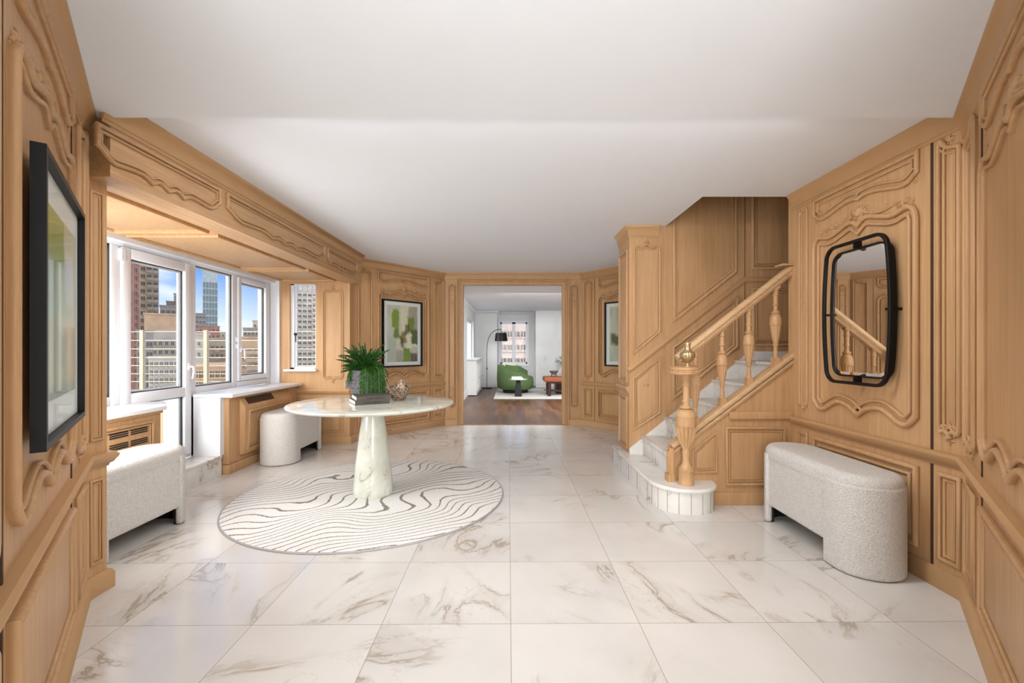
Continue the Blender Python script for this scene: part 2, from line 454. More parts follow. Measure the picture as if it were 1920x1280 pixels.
def flourish(mb, fr, u, v, s=1.0, up=1):
    for sd in (-1, 1):
        scroll(mb, fr, u + sd * .014 * s, v, .012 * s, 1.2, sd * up, pi / 2 * up, .0036 * s)
        leaf(mb, fr, u, v, pi / 2 * up + sd * .7, .028 * s, .005 * s, sd * .6)
    leaf(mb, fr, u, v, pi / 2 * up, .034 * s, .0055 * s, 0)
def drop_carving(mb, fr, u, v, s=1.0, up=1):
    """long pendant of scrolls and leaves on a pilaster"""
    scroll(mb, fr, u + .004, v, .026 * s, 1.5, 1, 0, .005 * s)
    scroll(mb, fr, u - .006, v - .055 * s * up, .02 * s, 1.4, -1, pi, .0045 * s)
    for k in range(4):
        leaf(mb, fr, u, v - (.08 + .03 * k) * s * up, -pi / 2 * up + (.8 if k % 2 else -.8), .04 * s, .006 * s, .5 if k % 2 else -.5)
    leaf(mb, fr, u, v - .10 * s * up, -pi / 2 * up, .12 * s, .006 * s, 0)
def wall(name, fr, v0, v1, thick=.1, mat='wood', u0=0, u1=None):
    m = MB(); m.box(u0, fr.L if u1 is None else u1, v0, v1, -thick, 0, fr)
    o = m.build(name, mat, smooth=0); o['kind'] = 'structure'
    return o
def mould(parent, fr, path, prof=PROF, mat='wood', name='panel_moulding', field=True):
    m = MB(); m.sweep(path, prof, fr); o = m.build(name, mat, parent, 50)
    wd = max(a for a, b in prof)
    us = [p[0] for p in path]; vs_ = [p[1] for p in path]
    if field and len(path) <= 6 and min(max(us) - min(us), max(vs_) - min(vs_)) > 2 * wd + .05:
        n = len(path); P = [Vector(p[:2]) for p in path]; Q = []
        area = sum(P[i - 1].x * P[i].y - P[i].x * P[i - 1].y for i in range(n))
        for i in range(n):
            d0 = (P[i] - P[i - 1]).normalized(); d1 = (P[(i + 1) % n] - P[i]).normalized()
            n0 = Vector((-d0.y, d0.x)); n1 = Vector((-d1.y, d1.x)); mt = (n0 + n1) / max(.45, 1 + n0.dot(n1))
            Q.append((P[i] + mt * (wd + .005), P[i] + mt * (wd + .012)))
        k = wd / .07
        m = MB(); m.add([fr(a.x, a.y, 0) for a, b in Q] + [fr(a.x, a.y, .007) for a, b in Q] + [fr(b.x, b.y, .009) for a, b in Q],
                        [(i, (i + 1) % n, n + (i + 1) % n, n + i) for i in range(n)] + [(n + i, n + (i + 1) % n, 2 * n + (i + 1) % n, 2 * n + i) for i in range(n)] + [tuple(range(2 * n, 3 * n))])
        m.build('panel_field', mat, parent, 30)
    return o
def wide_panels(parent, fr, u0, u1, dz=0, s=1.0, low=(.165, .62), mat='wood', prof=PROF):
    mould(parent, fr, outline(u0, u1, 2.275 + dz, 2.405 + dz, FLAT, UP_BOT), scaled(prof, .8))
    mould(parent, fr, outline(u0, u1, .825, 2.125 + dz, MAIN_TOP, MAIN_BOT), prof)
    mould(parent, fr, outline(u0, u1, low[0], low[1]), prof)
    m = MB(); rocaille(m, fr, (u0 + u1) / 2, 2.175 + dz, (u1 - u0) * .96, s)
    w = u1 - u0
    for sd, uu in ((1, u0), (-1, u1)):
        flourish(m, fr, uu + sd * .05, 2.09 + dz, s)
        scroll(m, fr, uu + sd * .03, 2.235 + dz, .016 * s, 1.2, sd, pi / 2, .005 * s)
        leaf(m, fr, uu + sd * .08, .835, pi / 2 - sd * .9, .06 * s, .005 * s, sd * .8)
    m.build('carved_ornament', mat, parent, 60)
def narrow_panels(parent, fr, u0, u1, dz=0, top=NAR_TOP, bot=NAR_BOT, low=(.165, .62), prof=PROF_S, v0=.80, v1=2.38, s=1.0):
    mould(parent, fr, outline(u0, u1, v0, v1 + dz, top, bot), prof)
    if low: mould(parent, fr, outline(u0, u1, low[0], low[1]), prof)
    m = MB(); flourish(m, fr, (u0 + u1) / 2, v1 + .01 + dz, s); flourish(m, fr, (u0 + u1) / 2, v0 - .01, s, -1)
    m.build('carved_ornament', 'wood', parent, 60)
RAIL = [(0, .655), (.006, .655), (.009, .668), (.020, .674), (.028, .690), (.036, .703), (.038, .714), (.030, .722), (.028, .730), (0, .732)]
BASE = [(0, 0), (.024, 0), (.024, .082), (.018, .090), (.016, .098), (.006, .106), (0, .106)]
CORN = [(0, -.125), (.005, -.125), (.007, -.108), (.014, -.104), (.016, -.09), (.020, -.06), (.034, -.028), (.048, -.018), (.050, 0), (0, 0)]
def run(pts, prof, sign, z=0):
    m = MB(); m.sweep(pts, [(sign * a, b + z) for a, b in prof], lambda u, v, h: Vector((u, v, h)), closed=False); return m
# ------------------------------------------------------------------ room shell
CEIL = 2.53; LOW = 2.45; STEPY = 2.255
XR = 2.297; XL = -2.17; BEAMX = -2.03
m = MB(); m.box(-3.3, 4.2, -2.6, 7.47, -.12, 0)
o = m.build('floor', 'floor', smooth=0); o['kind'] = 'structure'
# ceiling with the opening over the stairs, and the lower ceiling near the camera
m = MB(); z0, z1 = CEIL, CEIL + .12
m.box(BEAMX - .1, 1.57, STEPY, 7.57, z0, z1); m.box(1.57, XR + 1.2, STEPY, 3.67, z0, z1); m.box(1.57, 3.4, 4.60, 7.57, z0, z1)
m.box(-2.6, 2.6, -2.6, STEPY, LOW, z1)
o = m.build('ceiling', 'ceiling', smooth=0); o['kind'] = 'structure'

# plan points
L0 = (-.86, .62); L1 = (XL, 2.262); L2 = (XL, 2.385); L3 = (XL, 5.96); L4 = (XL, 6.12); L5 = (-1.135, 7.40)
R0 = (.98, .62); R1 = (XR, 2.255); R2 = (XR, 3.645); R4 = (XR, 6.08); R5 = (1.16, 7.40)
def lerp(a, b, t): return (a[0] + (b[0] - a[0]) * t, a[1] + (b[1] - a[1]) * t)

# far left diagonal wall
fr = Fr(L4, L5); w = wall('wall_far_left', fr, 0, CEIL); Lw = fr.L
wide_panels(w, fr, .36, 1.30, 0, 1.15, prof=scaled(PROF, .9, 1.5)); narrow_panels(w, fr, 1.42, 1.62, 0, s=1.2, top=SCR_TOP, prof=scaled(PROF_S, .95, 1.6))
narrow_panels(w, fr, .05, .27, 0, s=1.1, prof=scaled(PROF_S, .95, 1.6))
m = MB(); m.box(1.353, 1.358, 0, 2.40, -.01, .002, fr); m.build('panel_joint', 'wooddark', w, 0)
# far right diagonal wall (runs on behind the stair wall)
fr = Fr(R5, R4); w = wall('wall_far_right', fr, 0, CEIL)
narrow_panels(w, fr, .055, .215, 0, s=1.1, prof=scaled(PROF_S, .9, 1.6)); wide_panels(w, fr, .345, 1.30, 0, 1.15, prof=scaled(PROF, .9, 1.5))
m = MB(); m.box(.266, .274, 0, 2.40, -.01, .003, fr); m.build('panel_joint', 'wooddark', w, 0)
narrow_panels(w, fr, 1.42, 1.66, 0)
# far wall with the doorway
DX0, DX1, DH, DY = -.85, .874, 2.37, 7.42
m = MB(); m.box(-1.2, DX0, DY, DY + .15, 0, CEIL); m.box(DX1, 1.22, DY, DY + .15, 0, CEIL); m.box(DX0, DX1, DY, DY + .15, DH, CEIL)
w = m.build('wall_far', 'wood', smooth=0); w['kind'] = 'structure'
T_ = lambda u, v, h: Vector((u, DY - h, v))
m = MB(); m.sweep([(DX1, 0), (DX1, DH), (DX0, DH), (DX0, 0)][::-1], [(-.002, 0), (-.004, .012), (.004, .020), (.012, .018), (.013, .006), (.022, .004), (.024, .016), (.034, .022), (.042, .016), (.043, .004), (.050, .004), (.048, .022), (.056, .036), (.068, .038), (.074, .028), (.074, .010), (.068, .006), (.068, 0)], T_, closed=False)
d = m.build('door_1', 'wood'); d['kind'] = 'structure'
m = MB(); m.box(DX0, DX0 + .03, DY + .0, DY + .16, 0, DH); m.box(DX1 - .03, DX1, DY, DY + .16, 0, DH); m.box(DX0 + .03, DX1 - .03, DY, DY + .16, DH - .03, DH)
m.build('door_lining', 'wood', d, 0)
m = MB(); m.box(DX0, DX1, DY + .0, DY + .07, -.02, .006); m.build('threshold', 'bronzewood', d, 0)
for cx in (-1.0, 1.035):
    fx = Fr((cx - .07, DY), (cx + .07, DY))
    mould(w, fx, outline(.012, .128, .30, 2.33, NAR_TOP, NAR_BOT), scaled(PROF_S, .55, 1.2), name='pilaster_moulding', field=False)
    m = MB(); drop_carving(m, fx, .07, 2.24, 1.5); drop_carving(m, fx, .07, .38, 1.4, -1); m.build('carved_ornament', 'wood', w, 60)
# end wall of the bay, with the narrow casement
BY = 5.96; BX = -3.2
SX0, SX1, SZ0, SZ1 = -2.975, -2.625, 1.0, 2.14
m = MB(); m.box(BX - .1, SX0, BY, BY + .12, 0, 2.2); m.box(SX1, XL - .012, BY, BY + .12, 0, 2.2); m.box(XL - .012, XL, BY, BY + .005, 0, 2.2)
m.box(SX0, SX1, BY, BY + .12, 0, SZ0); m.box(SX0, SX1, BY, BY + .12, SZ1, 2.2)
w = m.build('wall_bay', 'wood', smooth=0); w['kind'] = 'structure'
fx = Fr((-3.1, BY), (XL, BY), (-2.5, 4))
mould(w, fx, outline(.565, .845, .86, 2.07, NAR_TOP, NAR_BOT), scaled(PROF_S, .9))
mould(w, fx, outline(.52, .84, .15, .60), PROF_S); mould(w, fx, outline(.12, .46, .15, .60), PROF_S)
m = MB(); flourish(m, fx, .705, 2.10, 1.1); flourish(m, fx, .705, .83, 1.1, -1); m.build('carved_ornament', 'wood', w, 60)
m = run([(-3.1, BY), (XL + .004, BY)], RAIL, -1); m.build('chair_rail', 'trimwood', w, 50)
# pier between the bay and the far diagonal: short return
frp = Fr(L3, L4); w2 = wall('wall_left', frp, 0, CEIL, .05, u0=.004)
# near left diagonal wall
P1 = (-1.865, 1.90); P2 = (-1.19, 1.046)
fr = Fr(L0, L1); w = wall('wall_near_left', fr, 0, LOW + .06)
def along(fr, p): return (Vector((p[0], p[1], 0)) - fr.A).dot(fr.U)
a1 = along(fr, P2); a2 = along(fr, P1); NL = fr.L
wide_panels(w, fr, a1 + .045, a2 - .05, -.05, 1.15, prof=scaled(PROF, .75, .9))
narrow_panels(w, fr, a2 + .09, NL - .07, -.07, s=1.5, top=SCR_TOP, prof=scaled(PROF_S, 1.2)); narrow_panels(w, fr, .08, a1 - .09, -.07, s=1.5)
m = MB(); m.box(a1 - .008, a1 + .004, 0, 2.33, -.01, .004, fr); m.box(a2 - .006, a2 + .008, 0, 2.33, -.01, .004, fr); m.build('panel_joint', 'wooddark', w, 0)
# near right diagonal wall
P3 = (2.03, 1.892 + .012)
fr = Fr(R0, R1); w = wall('wall_near_right', fr, 0, LOW + .06)
b2 = along(fr, P3); b1 = b2 - 1.09; NR = fr.L
wide_panels(w, fr, b1 + .045, b2 - .05, -.05, 1.15, prof=scaled(PROF, .75, .9))
narrow_panels(w, fr, b2 + .10, NR - .075, -.07, s=1.5, top=[(1 - p[0],) + tuple(p[1:]) for p in reversed(SCR_TOP)], prof=scaled(PROF_S, 1.2)); narrow_panels(w, fr, .08, b1 - .09, -.07, s=1.5)
m = MB(); m.box(b1 - .008, b1 + .006, 0, 2.33, -.01, .004, fr); m.box(b2 - .008, b2 + .010, 0, 2.33, -.01, .004, fr); m.build('panel_joint', 'wooddark', w, 0)
# right wall
fr = Fr(R1, R2, (0, 3)); w = wall('wall_right', fr, 0, CEIL + .02, .12)
wide_panels(w, fr, 2.505 - 2.255, 3.385 - 2.255, 0, 1.05)
narrow_panels(w, fr, .012, .145, 0, low=None, s=1.3, top=SCR_TOP, prof=scaled(PROF_S, 1.1), v0=.82, v1=2.36)
mould(w, fr, outline(.015, .14, .15, .62), PROF_S)
narrow_panels(w, fr, 1.195, 1.30, 0, s=1.0, prof=scaled(PROF_S, .8), v0=.82, v1=2.38)
m = MB(); m.box(.172, .186, 0, 2.50, -.01, .004, fr); m.build('panel_joint', 'wooddark', w, 0)
# the end of the right wall (edge post beside the stairs)
m = MB(); m.box(XR - .001, XR + .12, 3.645, 3.70, 0, CEIL + .02); m.build('wall_edge', 'wood', w, 0)

# rooms behind the camera: the near doorway and hall
m = MB()
m.box(-1.0, -.86, -2.6, .66, 0, LOW); o = m.build('wall_hall_left', 'whitewall', smooth=0); o['kind'] = 'structure'
m = MB(); m.box(.98, 1.12, -2.6, .66, 0, LOW); o = m.build('wall_hall_right', 'whitewall', smooth=0); o['kind'] = 'structure'
m = MB(); m.box(-1.0, 1.12, -2.7, -2.6, 0, LOW); o = m.build('wall_hall_end', 'whitewall', smooth=0); o['kind'] = 'structure'

# runs of cornice, chair rail and baseboard
def trim(name, pts, prof, sign, z=0, mat='trimwood'):
    o = run(pts, prof, sign, z).build(name, mat, None, 50); o['kind'] = 'structure'; return o
trim('trim_1', [L0, L1], CORN, -1, LOW)
trim('trim_2', [(XL + .1, 5.955), (BEAMX, 5.955), (BEAMX, 2.2)][::-1], CORN, -1, CEIL)
trim('trim_3', [(BEAMX, 5.955), L4, L5, (-1.135, DY), (-1.125, DY), (R5[0], DY), R5, R4], CORN, -1, CEIL)
trim('trim_4', [R2, R1, lerp(R1, R0, .06)], CORN, -1, CEIL)
trim('trim_5', [R0, R1], CORN, 1, LOW)
trim('trim_6', [L0, L1, L2, (XL - .1, L2[1])], RAIL, -1)
trim('trim_7', [(XL, 5.96), L4, L5], RAIL, -1)
trim('trim_8', [R5, R4], RAIL, -1)
trim('trim_9', [R0, R1, R2], RAIL, 1)
trim('baseboard_near_left', [L0, L1, L2, (XL - .1, L2[1])], BASE, -1)
trim('baseboard_far_left', [(-3.0, BY), (XL, BY), L4, L5, (-1.13, DY), (DX0 - .07, DY)], BASE, -1)
trim('baseboard_far_right', [(DX1 + .07, DY), R5, R4], BASE, -1)
trim('baseboard_right', [R0, R1, R2], BASE, 1)
# pier at the near end of the bay and its panels
fr = Fr(L1, L2, (0, 2.3)); w = wall('wall_pier', fr, 0, CEIL, .09)
PP = scaled(PROF_S, .62)
mould(w, fr, outline(.022, .10, .80, 2.10), PP); mould(w, fr, outline(.022, .10, .16, .60), PP)
m = MB(); m.box(-3.3, XL - .012, 2.30, 2.385, 0, CEIL); o = m.build('wall_bay_near', 'wood', smooth=0); o['kind'] = 'structure'

# beam over the bay, with three carved panels
m = MB(); m.box(XL - .06, BEAMX, 2.25, 5.99, 2.15, CEIL)
w = m.build('trim_10', 'woodx', smooth=0); w['kind'] = 'structure'
fb = Fr((BEAMX, 2.10), (BEAMX, 5.95), (0, 4))
for (a, b) in ((2.16, 3.085), (3.15, 4.80), (4.87, 5.80)):
    mould(w, fb, outline(a - 2.10 + .0, b - 2.10, 2.272, 2.385, FLAT, BEAM_BOT), scaled(PROF_S, .95, 1.3), 'woodx')
# soffit of the bay
m = MB(); m.box(BX - .1, XL - .06, 2.3, BY + .05, 2.185, 2.3)
w = m.build('trim_11', 'wood', smooth=0); w['kind'] = 'structure'
Ts = lambda u, v, h: Vector((u, v, 2.185 - h))
for (a, b) in ((2.45, 3.40), (3.50, 4.98), (5.06, 5.86)):
    mould(w, Ts, smoothpath([(-3.04, a, 'c'), (-2.31, a, 'c'), (-2.31, b, 'c'), (-3.04, b, 'c')]), scaled(PROF_S, .8, 1.5))
# wall below / beside the big window
m = MB(); m.box(BX - .3, BX - .02, 2.3, 3.6, -.1, .80); m.box(BX - .3, BX - .02, 4.47, BY + .1, -.1, .80)
o = m.build('wall_window_side', 'pvc', smooth=0); o['kind'] = 'structure'

# ------------------------------------------------------------------ big white window (window_1)
def frame_x(mb, y0, y1, z0, z1, w, x0, x1):
    mb.box(x0, x1, y0, y0 + w, z0, z1); mb.box(x0, x1, y1 - w, y1, z0, z1)
    mb.box(x0, x1, y0 + w, y1 - w, z0, z0 + w); mb.box(x0, x1, y0 + w, y1 - w, z1 - w, z1)
WX = BX
m = MB()
m.box(WX - .10, WX - .02, 2.40, 2.50, .82, 2.185); m.box(WX - .10, WX - .02, 5.86, 5.93, .82, 2.185)
m.box(WX - .10, WX - .02, 2.50, 5.86, 2.125, 2.185)
m.box(WX - .10, WX - .02, 3.575, 3.655, .2, 2.125); m.box(WX - .10, WX - .02, 4.455, 4.535, .2, 2.125)
m.box(WX - .10, WX - .02, 5.13, 5.21, .82, 2.125)
m.box(WX - .10, WX - .02, 2.50, 3.575, .82, .89); m.box(WX - .10, WX - .02, 4.535, 5.13, .82, .89); m.box(WX - .10, WX - .02, 5.21, 5.86, .82, .89)
m.box(WX - .10, WX - .02, 3.655, 4.455, .2, .23)
win = m.build('window_1', 'pvc', smooth=0); win['kind'] = 'structure'; bevel(win, .006, 2)
def sash(y0, y1, z0, z1, fw, name='sash'):
    m = MB(); frame_x(m, y0, y1, z0, z1, fw, WX - .085, WX)
    s_ = m.build(name, 'pvc', win, 0); bevel(s_, .008, 2); return s_
def pane(y0, y1, z0, z1, par):
    m = MB(); m.box(WX - .052, WX - .046, y0 - .005, y1 + .005, z0 - .005, z1 + .005); m.build('pane', 'glass', par, 0)
    m = MB(); g = .009; frame_x(m, y0 - .002, y1 + .002, z0 - .002, z1 + .002, g, WX - .046, WX - .032); m.build('gasket', 'gasket', par, 0)
    m = MB(); frame_x(m, y0 + g * .7, y1 - g * .7, z0 + g * .7, z1 - g * .7, .012, WX - .075, WX - .055); m.build('glazing_bead', 'pvc', par, 0)
pane(2.50, 3.575, .89, 2.125, win)
s = sash(3.66, 4.45, .235, 2.12, .085, 'door_sash')
m = MB(); m.box(WX - .085, WX, 3.745, 4.365, .81, .90); bevel(m.build('sash_rail', 'pvc', s, 0), .008, 2)
pane(3.745, 4.365, .90, 2.035, s); pane(3.745, 4.365, .32, .81, s)
pane(4.535, 5.13, .89, 2.125, win)
s2 = sash(5.215, 5.855, .895, 2.12, .06); pane(5.275, 5.795, .955, 2.06, s2)
def handle(y, z, par, sgn=1):
    m = MB(); m.box(WX, WX + .012, y - .014, y + .014, z - .035, z + .035); m.box(WX + .012, WX + .045, y - .008, y + .008, z - .008, z + .008)
    m.tube([(Vector((WX + .045, y, z)), .010), (Vector((WX + .05, y, z - .05)), .011), (Vector((WX + .045, y + sgn * .012, z - .12)), .009)], 8)
    bevel(m.build('window_handle', 'pvc', par, 40), .003, 2)
handle(4.41, 1.10, s, -1); handle(5.25, 1.27, s2)
m = MB(); m.box(WX - .02, WX + .015, 5.19, 5.225, 1.28, 1.33); m.box(WX - .02, WX + .015, 5.19, 5.225, 1.36, 1.41); m.box(WX-.02, WX + .012, 3.64, 3.675, 2.0, 2.10); m.build('hinge', 'pvc', win, 0)
# white reveals
m = MB(); m.box(WX - .02, WX + .10, 5.93, BY, .82, 2.185); m.box(WX - .02, WX + .055, 2.385, 5.93, 2.150, 2.185)
m.build('window_reveal', 'pvc', win, 0)

# narrow casement in the end wall of the bay (window_2)
m = MB()
m.box(SX0, SX0 + .045, BY + .03, BY + .10, SZ0, SZ1); m.box(SX1 - .02, SX1, BY + .03, BY + .10, SZ0, SZ1)
m.box(SX0, SX1, BY + .03, BY + .10, SZ0, SZ0 + .02); m.box(SX0, SX1, BY + .03, BY + .10, SZ1 - .012, SZ1)
w2 = m.build('window_2', 'pvc', smooth=0); w2['kind'] = 'structure'
m = MB(); m.box(SX0 + .045, SX0 + .07, BY + .05, BY + .09, SZ0 + .02, SZ1 - .012); m.box(SX0 + .07, SX1 - .02, BY + .05, BY + .09, SZ0 + .02, SZ0 + .035); m.build('sash', 'pvc', w2, 0)
m = MB(); m.box(SX0 + .04, SX1 - .015, BY + .07, BY + .074, SZ0 + .02, SZ1 - .01); m.build('pane', 'glass', w2, 0)
m = MB(); m.box(SX0 - .06, SX1 + .02, BY - .055, BY + .03, SZ0 - .028, SZ0); bevel(m.build('window_sill', 'sill', w2, 0), .005)
m = MB(); m.tube([(Vector((SX0 + .065, BY + .02, 1.47)), .006), (Vector((SX0 + .085, BY - .02, 1.47)), .007), (Vector((SX0 + .095, BY - .03, 1.42)), .007), (Vector((SX0 + .09, BY - .02, 1.36)), .006)], 8)
m.box(SX0 + .045, SX0 + .085, BY + .02, BY + .035, 1.455, 1.485); m.build('window_latch', 'black', w2)

# ------------------------------------------------------------------ radiator covers and sills below the big window
def cab_panel(name, X, y0, y1, label, grille):
    root = empty(name, ((X + BX) / 2, (y0 + y1) / 2, 0)); tag(root, label, 'radiator cover')
    m = MB(); m.box(BX, X, y0, y1, .10, .785); m.build('body', 'wood', root, 0)
    m = MB(); m.box(BX, X + .012, y0 - .012, y1, 0, .095); bevel(m.build('plinth', 'wood', root, 0), .008)
    fx = Fr((X, y0), (X, y1), (0, 4))
    m = MB(); m.box(.0, y1 - y0, .765, .785, 0, .02, fx); m.build('top_moulding', 'wood', root, 0)
    return root, fx
SILL = [(0, -.035), (.012, -.035), (.012, 0)]
rc, fx = cab_panel('radiator_cover', -2.88, 4.53, 5.95, 'oak radiator cover with tilted hinged box front, behind the far left bench', True)
T2 = lambda p, q, r: Vector((p, r, q))
m = MB(); m.prism([(-2.88, .16), (-2.835, .16), (-2.815, .66), (-2.88, .76)], 4.70, 5.72, T2); hb = m.build('tilting_front', 'wood', rc, 0); bevel(hb, .006)
fh = lambda u, v, h: Vector((-2.835 + (v - .16) * .04 + h, 4.70 + u, v))
m = MB(); m.sweep(outline(.06, .96, .20, .62), PROF_S, fh); m.build('panel_moulding', 'wood', hb, 50)
m = MB()
m.prism([(-2.870, .7475), (-2.828, .683), (-2.826, .686), (-2.868, .7505)], 4.78, 5.30, T2); m.build('grille_slot', 'wooddark', hb, 0)
m = MB(); m.box(BX, -2.93, 4.47, 4.53, .2, .80); m.build('side_panel', 'pvc', rc, 0)
rc2, fx = cab_panel('radiator_cover', -2.83, 2.40, 3.585, 'oak radiator cover with two rows of slotted vents, behind the nearest left bench', True)
mould(rc2, fx, outline(.30, 1.11, .13, .72), PROF_S)
mould(rc2, fx, outline(.42, 1.0, .17, .53), scaled(PROF_S, .8))
m = MB()
for zz in (.64, .655, .67, .56, .575, .59):
    for k in range(4):
        m.box(.37 + k * .175, .37 + k * .175 + .15, zz, zz + .008, 0, .013, fx)
m.build('vent_slots', 'gasket', rc2, 0)
m = MB(); m.prism([(BX, 2.39), (-2.79, 2.39), (-2.79, 3.60), (-3.0, 3.86), (BX, 3.86)], .785, .82, lambda p, q, r: Vector((p, q, r)))
o = tag(m.build('window_sill', 'sill', None, 0), 'white sill over the vented oak radiator cover at the left edge of the bay', 'sill', 'sills under the big window'); bevel(o, .006)
m = MB(); m.box(BX, -2.80, 4.46, 5.955, .785, .82)
o = tag(m.build('window_sill', 'sill', None, 0), 'long white sill over the radiator cover with the tilted box front', 'sill', 'sills under the big window'); bevel(o, .006)
# marble step up to the balcony door
m = MB(); m.box(BX, -2.935, 3.60, 4.50, 0, .175); sb = m.build('balcony_step', 'marble', None, 0); tag(sb, 'white marble step in front of the balcony door', 'step')
m = MB(); m.box(BX, -2.925, 3.60, 4.50, .175, .2); bevel(m.build('tread', 'marble', sb, 0), .005)

# ------------------------------------------------------------------ stairs
SY = 4.56; SPY = 3.65; RISE = .192; RUN = .242; SX = 1.335; SLOPE = RISE / RUN
# panelled wall behind the stairs; its face looks at the camera
fr = Fr((1.2, SY), (3.45, SY), (2, 3))
m = MB(); m.box(1.2, 3.45, SY, 5.0, 0, 4.3); ws = m.build('wall_stair', 'wood', smooth=0); ws['kind'] = 'structure'
PX = lambda px: (px - 960) / F * SY - 1.2
PZ = lambda py: EYE + (652 - py) / F * SY
K = smoothpath
def poly(parent, pts, prof=PROF_S, k=1.0): mould(parent, fr, K([(PX(x), PZ(y)) + tuple(r) for x, y, *r in pts]), scaled(prof, k))
a = outline(PX(1187), PX(1238.5), 0, PZ(459) , NAR_TOP); top = [p for p in a if p[1] > .5]
mould(ws, fr, [(PX(1187), PZ(665)), (PX(1238.5), PZ(622))] + top, PROF_S)
poly(ws, [(1186, 808, 'c'), (1238.5, 774, 'c'), (1238.5, 668, 'c'), (1186, 709, 'c')])
poly(ws, [(1261, 604.6, 'c'), (1381, 511, 'c'), (1381, 200, 'c'), (1261, 200, 'c')], PROF_S, 1.35)
poly(ws, [(1260, 750, 'c'), (1383.5, 651, 'c'), (1383.5, 554, 'c'), (1260, 650.6, 'c')], PROF_S, 1.35)
poly(ws, [(1408, 505, 'c'), (1530, 505, 'c'), (1530, 200, 'c'), (1408, 200, 'c')], PROF_S, 1.35)
poly(ws, [(1409, 648, 'c'), (1530, 648, 'c'), (1530, 540, 'c'), (1409, 540, 'c')], PROF_S, 1.35)
m = MB(); m.sweep([(0, PZ(697)), (PX(1396), PZ(527.5)), (2.2, PZ(527.5))], [(0, 0), (0, .010), (-.006, .018), (.004, .026), (.016, .03), (.03, .026), (.036, .014), (.045, .010), (.045, 0)], fr, closed=False)
m.build('chair_rail', 'trimwood', ws, 50)
m = MB(); flourish(m, fr, PX(1213), PZ(455), 1.3)
for xx in (1248.5, 1396): m.box(PX(xx) - .002, PX(xx) + .002, .2, 4.2, -.01, .0015, fr)
m.build('carved_ornament', 'wood', ws, 60)
m = MB(); m.box(PX(1396) , PX(1396) + .006, 1.2, 4.2, -.01, .003, fr); m.build('panel_joint', 'wooddark', ws, 0)
# narrow side of the stair wall
fs = Fr((1.2, SY), (1.2, 5.0), (0, 4.6))
mould(ws, fs, outline(.05, .39, .93, 2.30), PROF_S); mould(ws, fs, outline(.05, .39, .24, .78), PROF_S)
m = MB(); flourish(m, fs, .22, 2.31, 1.3); flourish(m, fs, .22, .92, 1.3, -1); m.build('carved_ornament', 'wood', ws, 60)
trim('trim_12', [(1.2, 5.0), (1.2, SY), (1.5, SY)], CORN, -1, CEIL)
trim('trim_13', [(1.2, 5.0), (1.2, SY - .002)], scaled(RAIL, 1, 1), -1, .16)
# stairwell above
m = MB(); m.box(1.45, 1.57, SPY + .02, SY, CEIL + .01, 4.3); o = m.build('wall_stairwell_left', 'wood', smooth=0); o['kind'] = 'structure'
m = MB(); m.box(1.45, 3.45, SPY - .10, SPY + .015, CEIL + .01, 4.3); m.box(XR + .12, 3.45, SPY - .10, SPY + .015, 0, CEIL); o = m.build('wall_stairwell_near', 'wood', smooth=0); o['kind'] = 'structure'
m = MB(); m.box(3.45, 3.55, SPY - .1, 5.0, 0, 4.3); o = m.build('wall_stairwell_end', 'wood', smooth=0); o['kind'] = 'structure'
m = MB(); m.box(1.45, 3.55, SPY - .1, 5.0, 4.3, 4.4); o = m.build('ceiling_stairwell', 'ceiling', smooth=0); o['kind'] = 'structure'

st = empty('staircase', (1.8, 4.1, 0)); tag(st, 'marble staircase with carved oak balustrade rising to the right', 'staircase')
# bottom step with its rounded end
def bottom_outline(off=0):
    P = [(1.118, 5.0), (1.118, 3.78), (1.135, 3.62), (1.185, 3.51), (1.28, 3.425), (1.40, 3.40), (1.50, 3.415), (1.585, 3.475), (1.635, 3.56), (1.645, 3.65), (1.645, 5.0)]
    out = []
    S = smoothpath([P[0] + ('c',), P[1] + ('c',)] + P[2:9] + [P[9] + ('c',), P[10] + ('c',)], sub=5)
    n = len(S)
    for i in range(n):
        a, b = Vector(S[i - 1]), Vector(S[(i + 1) % n]); d = (b - a).normalized()
        out.append((S[i][0] + d.y * -off * -1 * -1, S[i][1] + d.x * off * -1 * -1) if False else (S[i][0] - d.y * off * -1 * -1, S[i][1] + d.x * off))
    return out
flat = lambda p, q, r: Vector((p, q, r))
bo = bottom_outline(0); cxm, cym = 1.38, 4.2
def grow(S, g):
    out = []
    for x, y in S:
        d = Vector((x - 1.38, (y - 3.62) if y < 3.62 else 0)); 
        if d.length > 0: d.normalize()
        out.append((x + d.x * g, y + d.y * g))
    return out
m = MB(); m.prism(grow(bo, -.022), 0, .168, flat); bs = m.build('bottom_step', 'marble', st, 30)
m = MB()
MATS['joint'] = plain('grey_joint', (150, 138, 120), .8)
gb = grow(bo, -.0205); acc = 0; nxt = .05
for (ax, ay), (bx_, by_) in zip(gb[:-1], gb[1:]):
    sl = math.hypot(bx_ - ax, by_ - ay)
    while acc + sl > nxt and sl > 0:
        q = (nxt - acc) / sl; x = ax + (bx_ - ax) * q; y = ay + (by_ - ay) * q
        if y < 4.9: m = MB(); m.box(x - .0014, x + .0014, y - .0014, y + .0014, 0, .166); m.build('tile_joint', M('joint'), bs, 0)
        nxt += .09 if y < 3.8 else .3
    acc += sl
m = MB(); m.prism(grow(bo, 0), .168, .20, flat); o = m.build('bottom_tread', 'marble', st, 30); bevel(o, .010, 3)
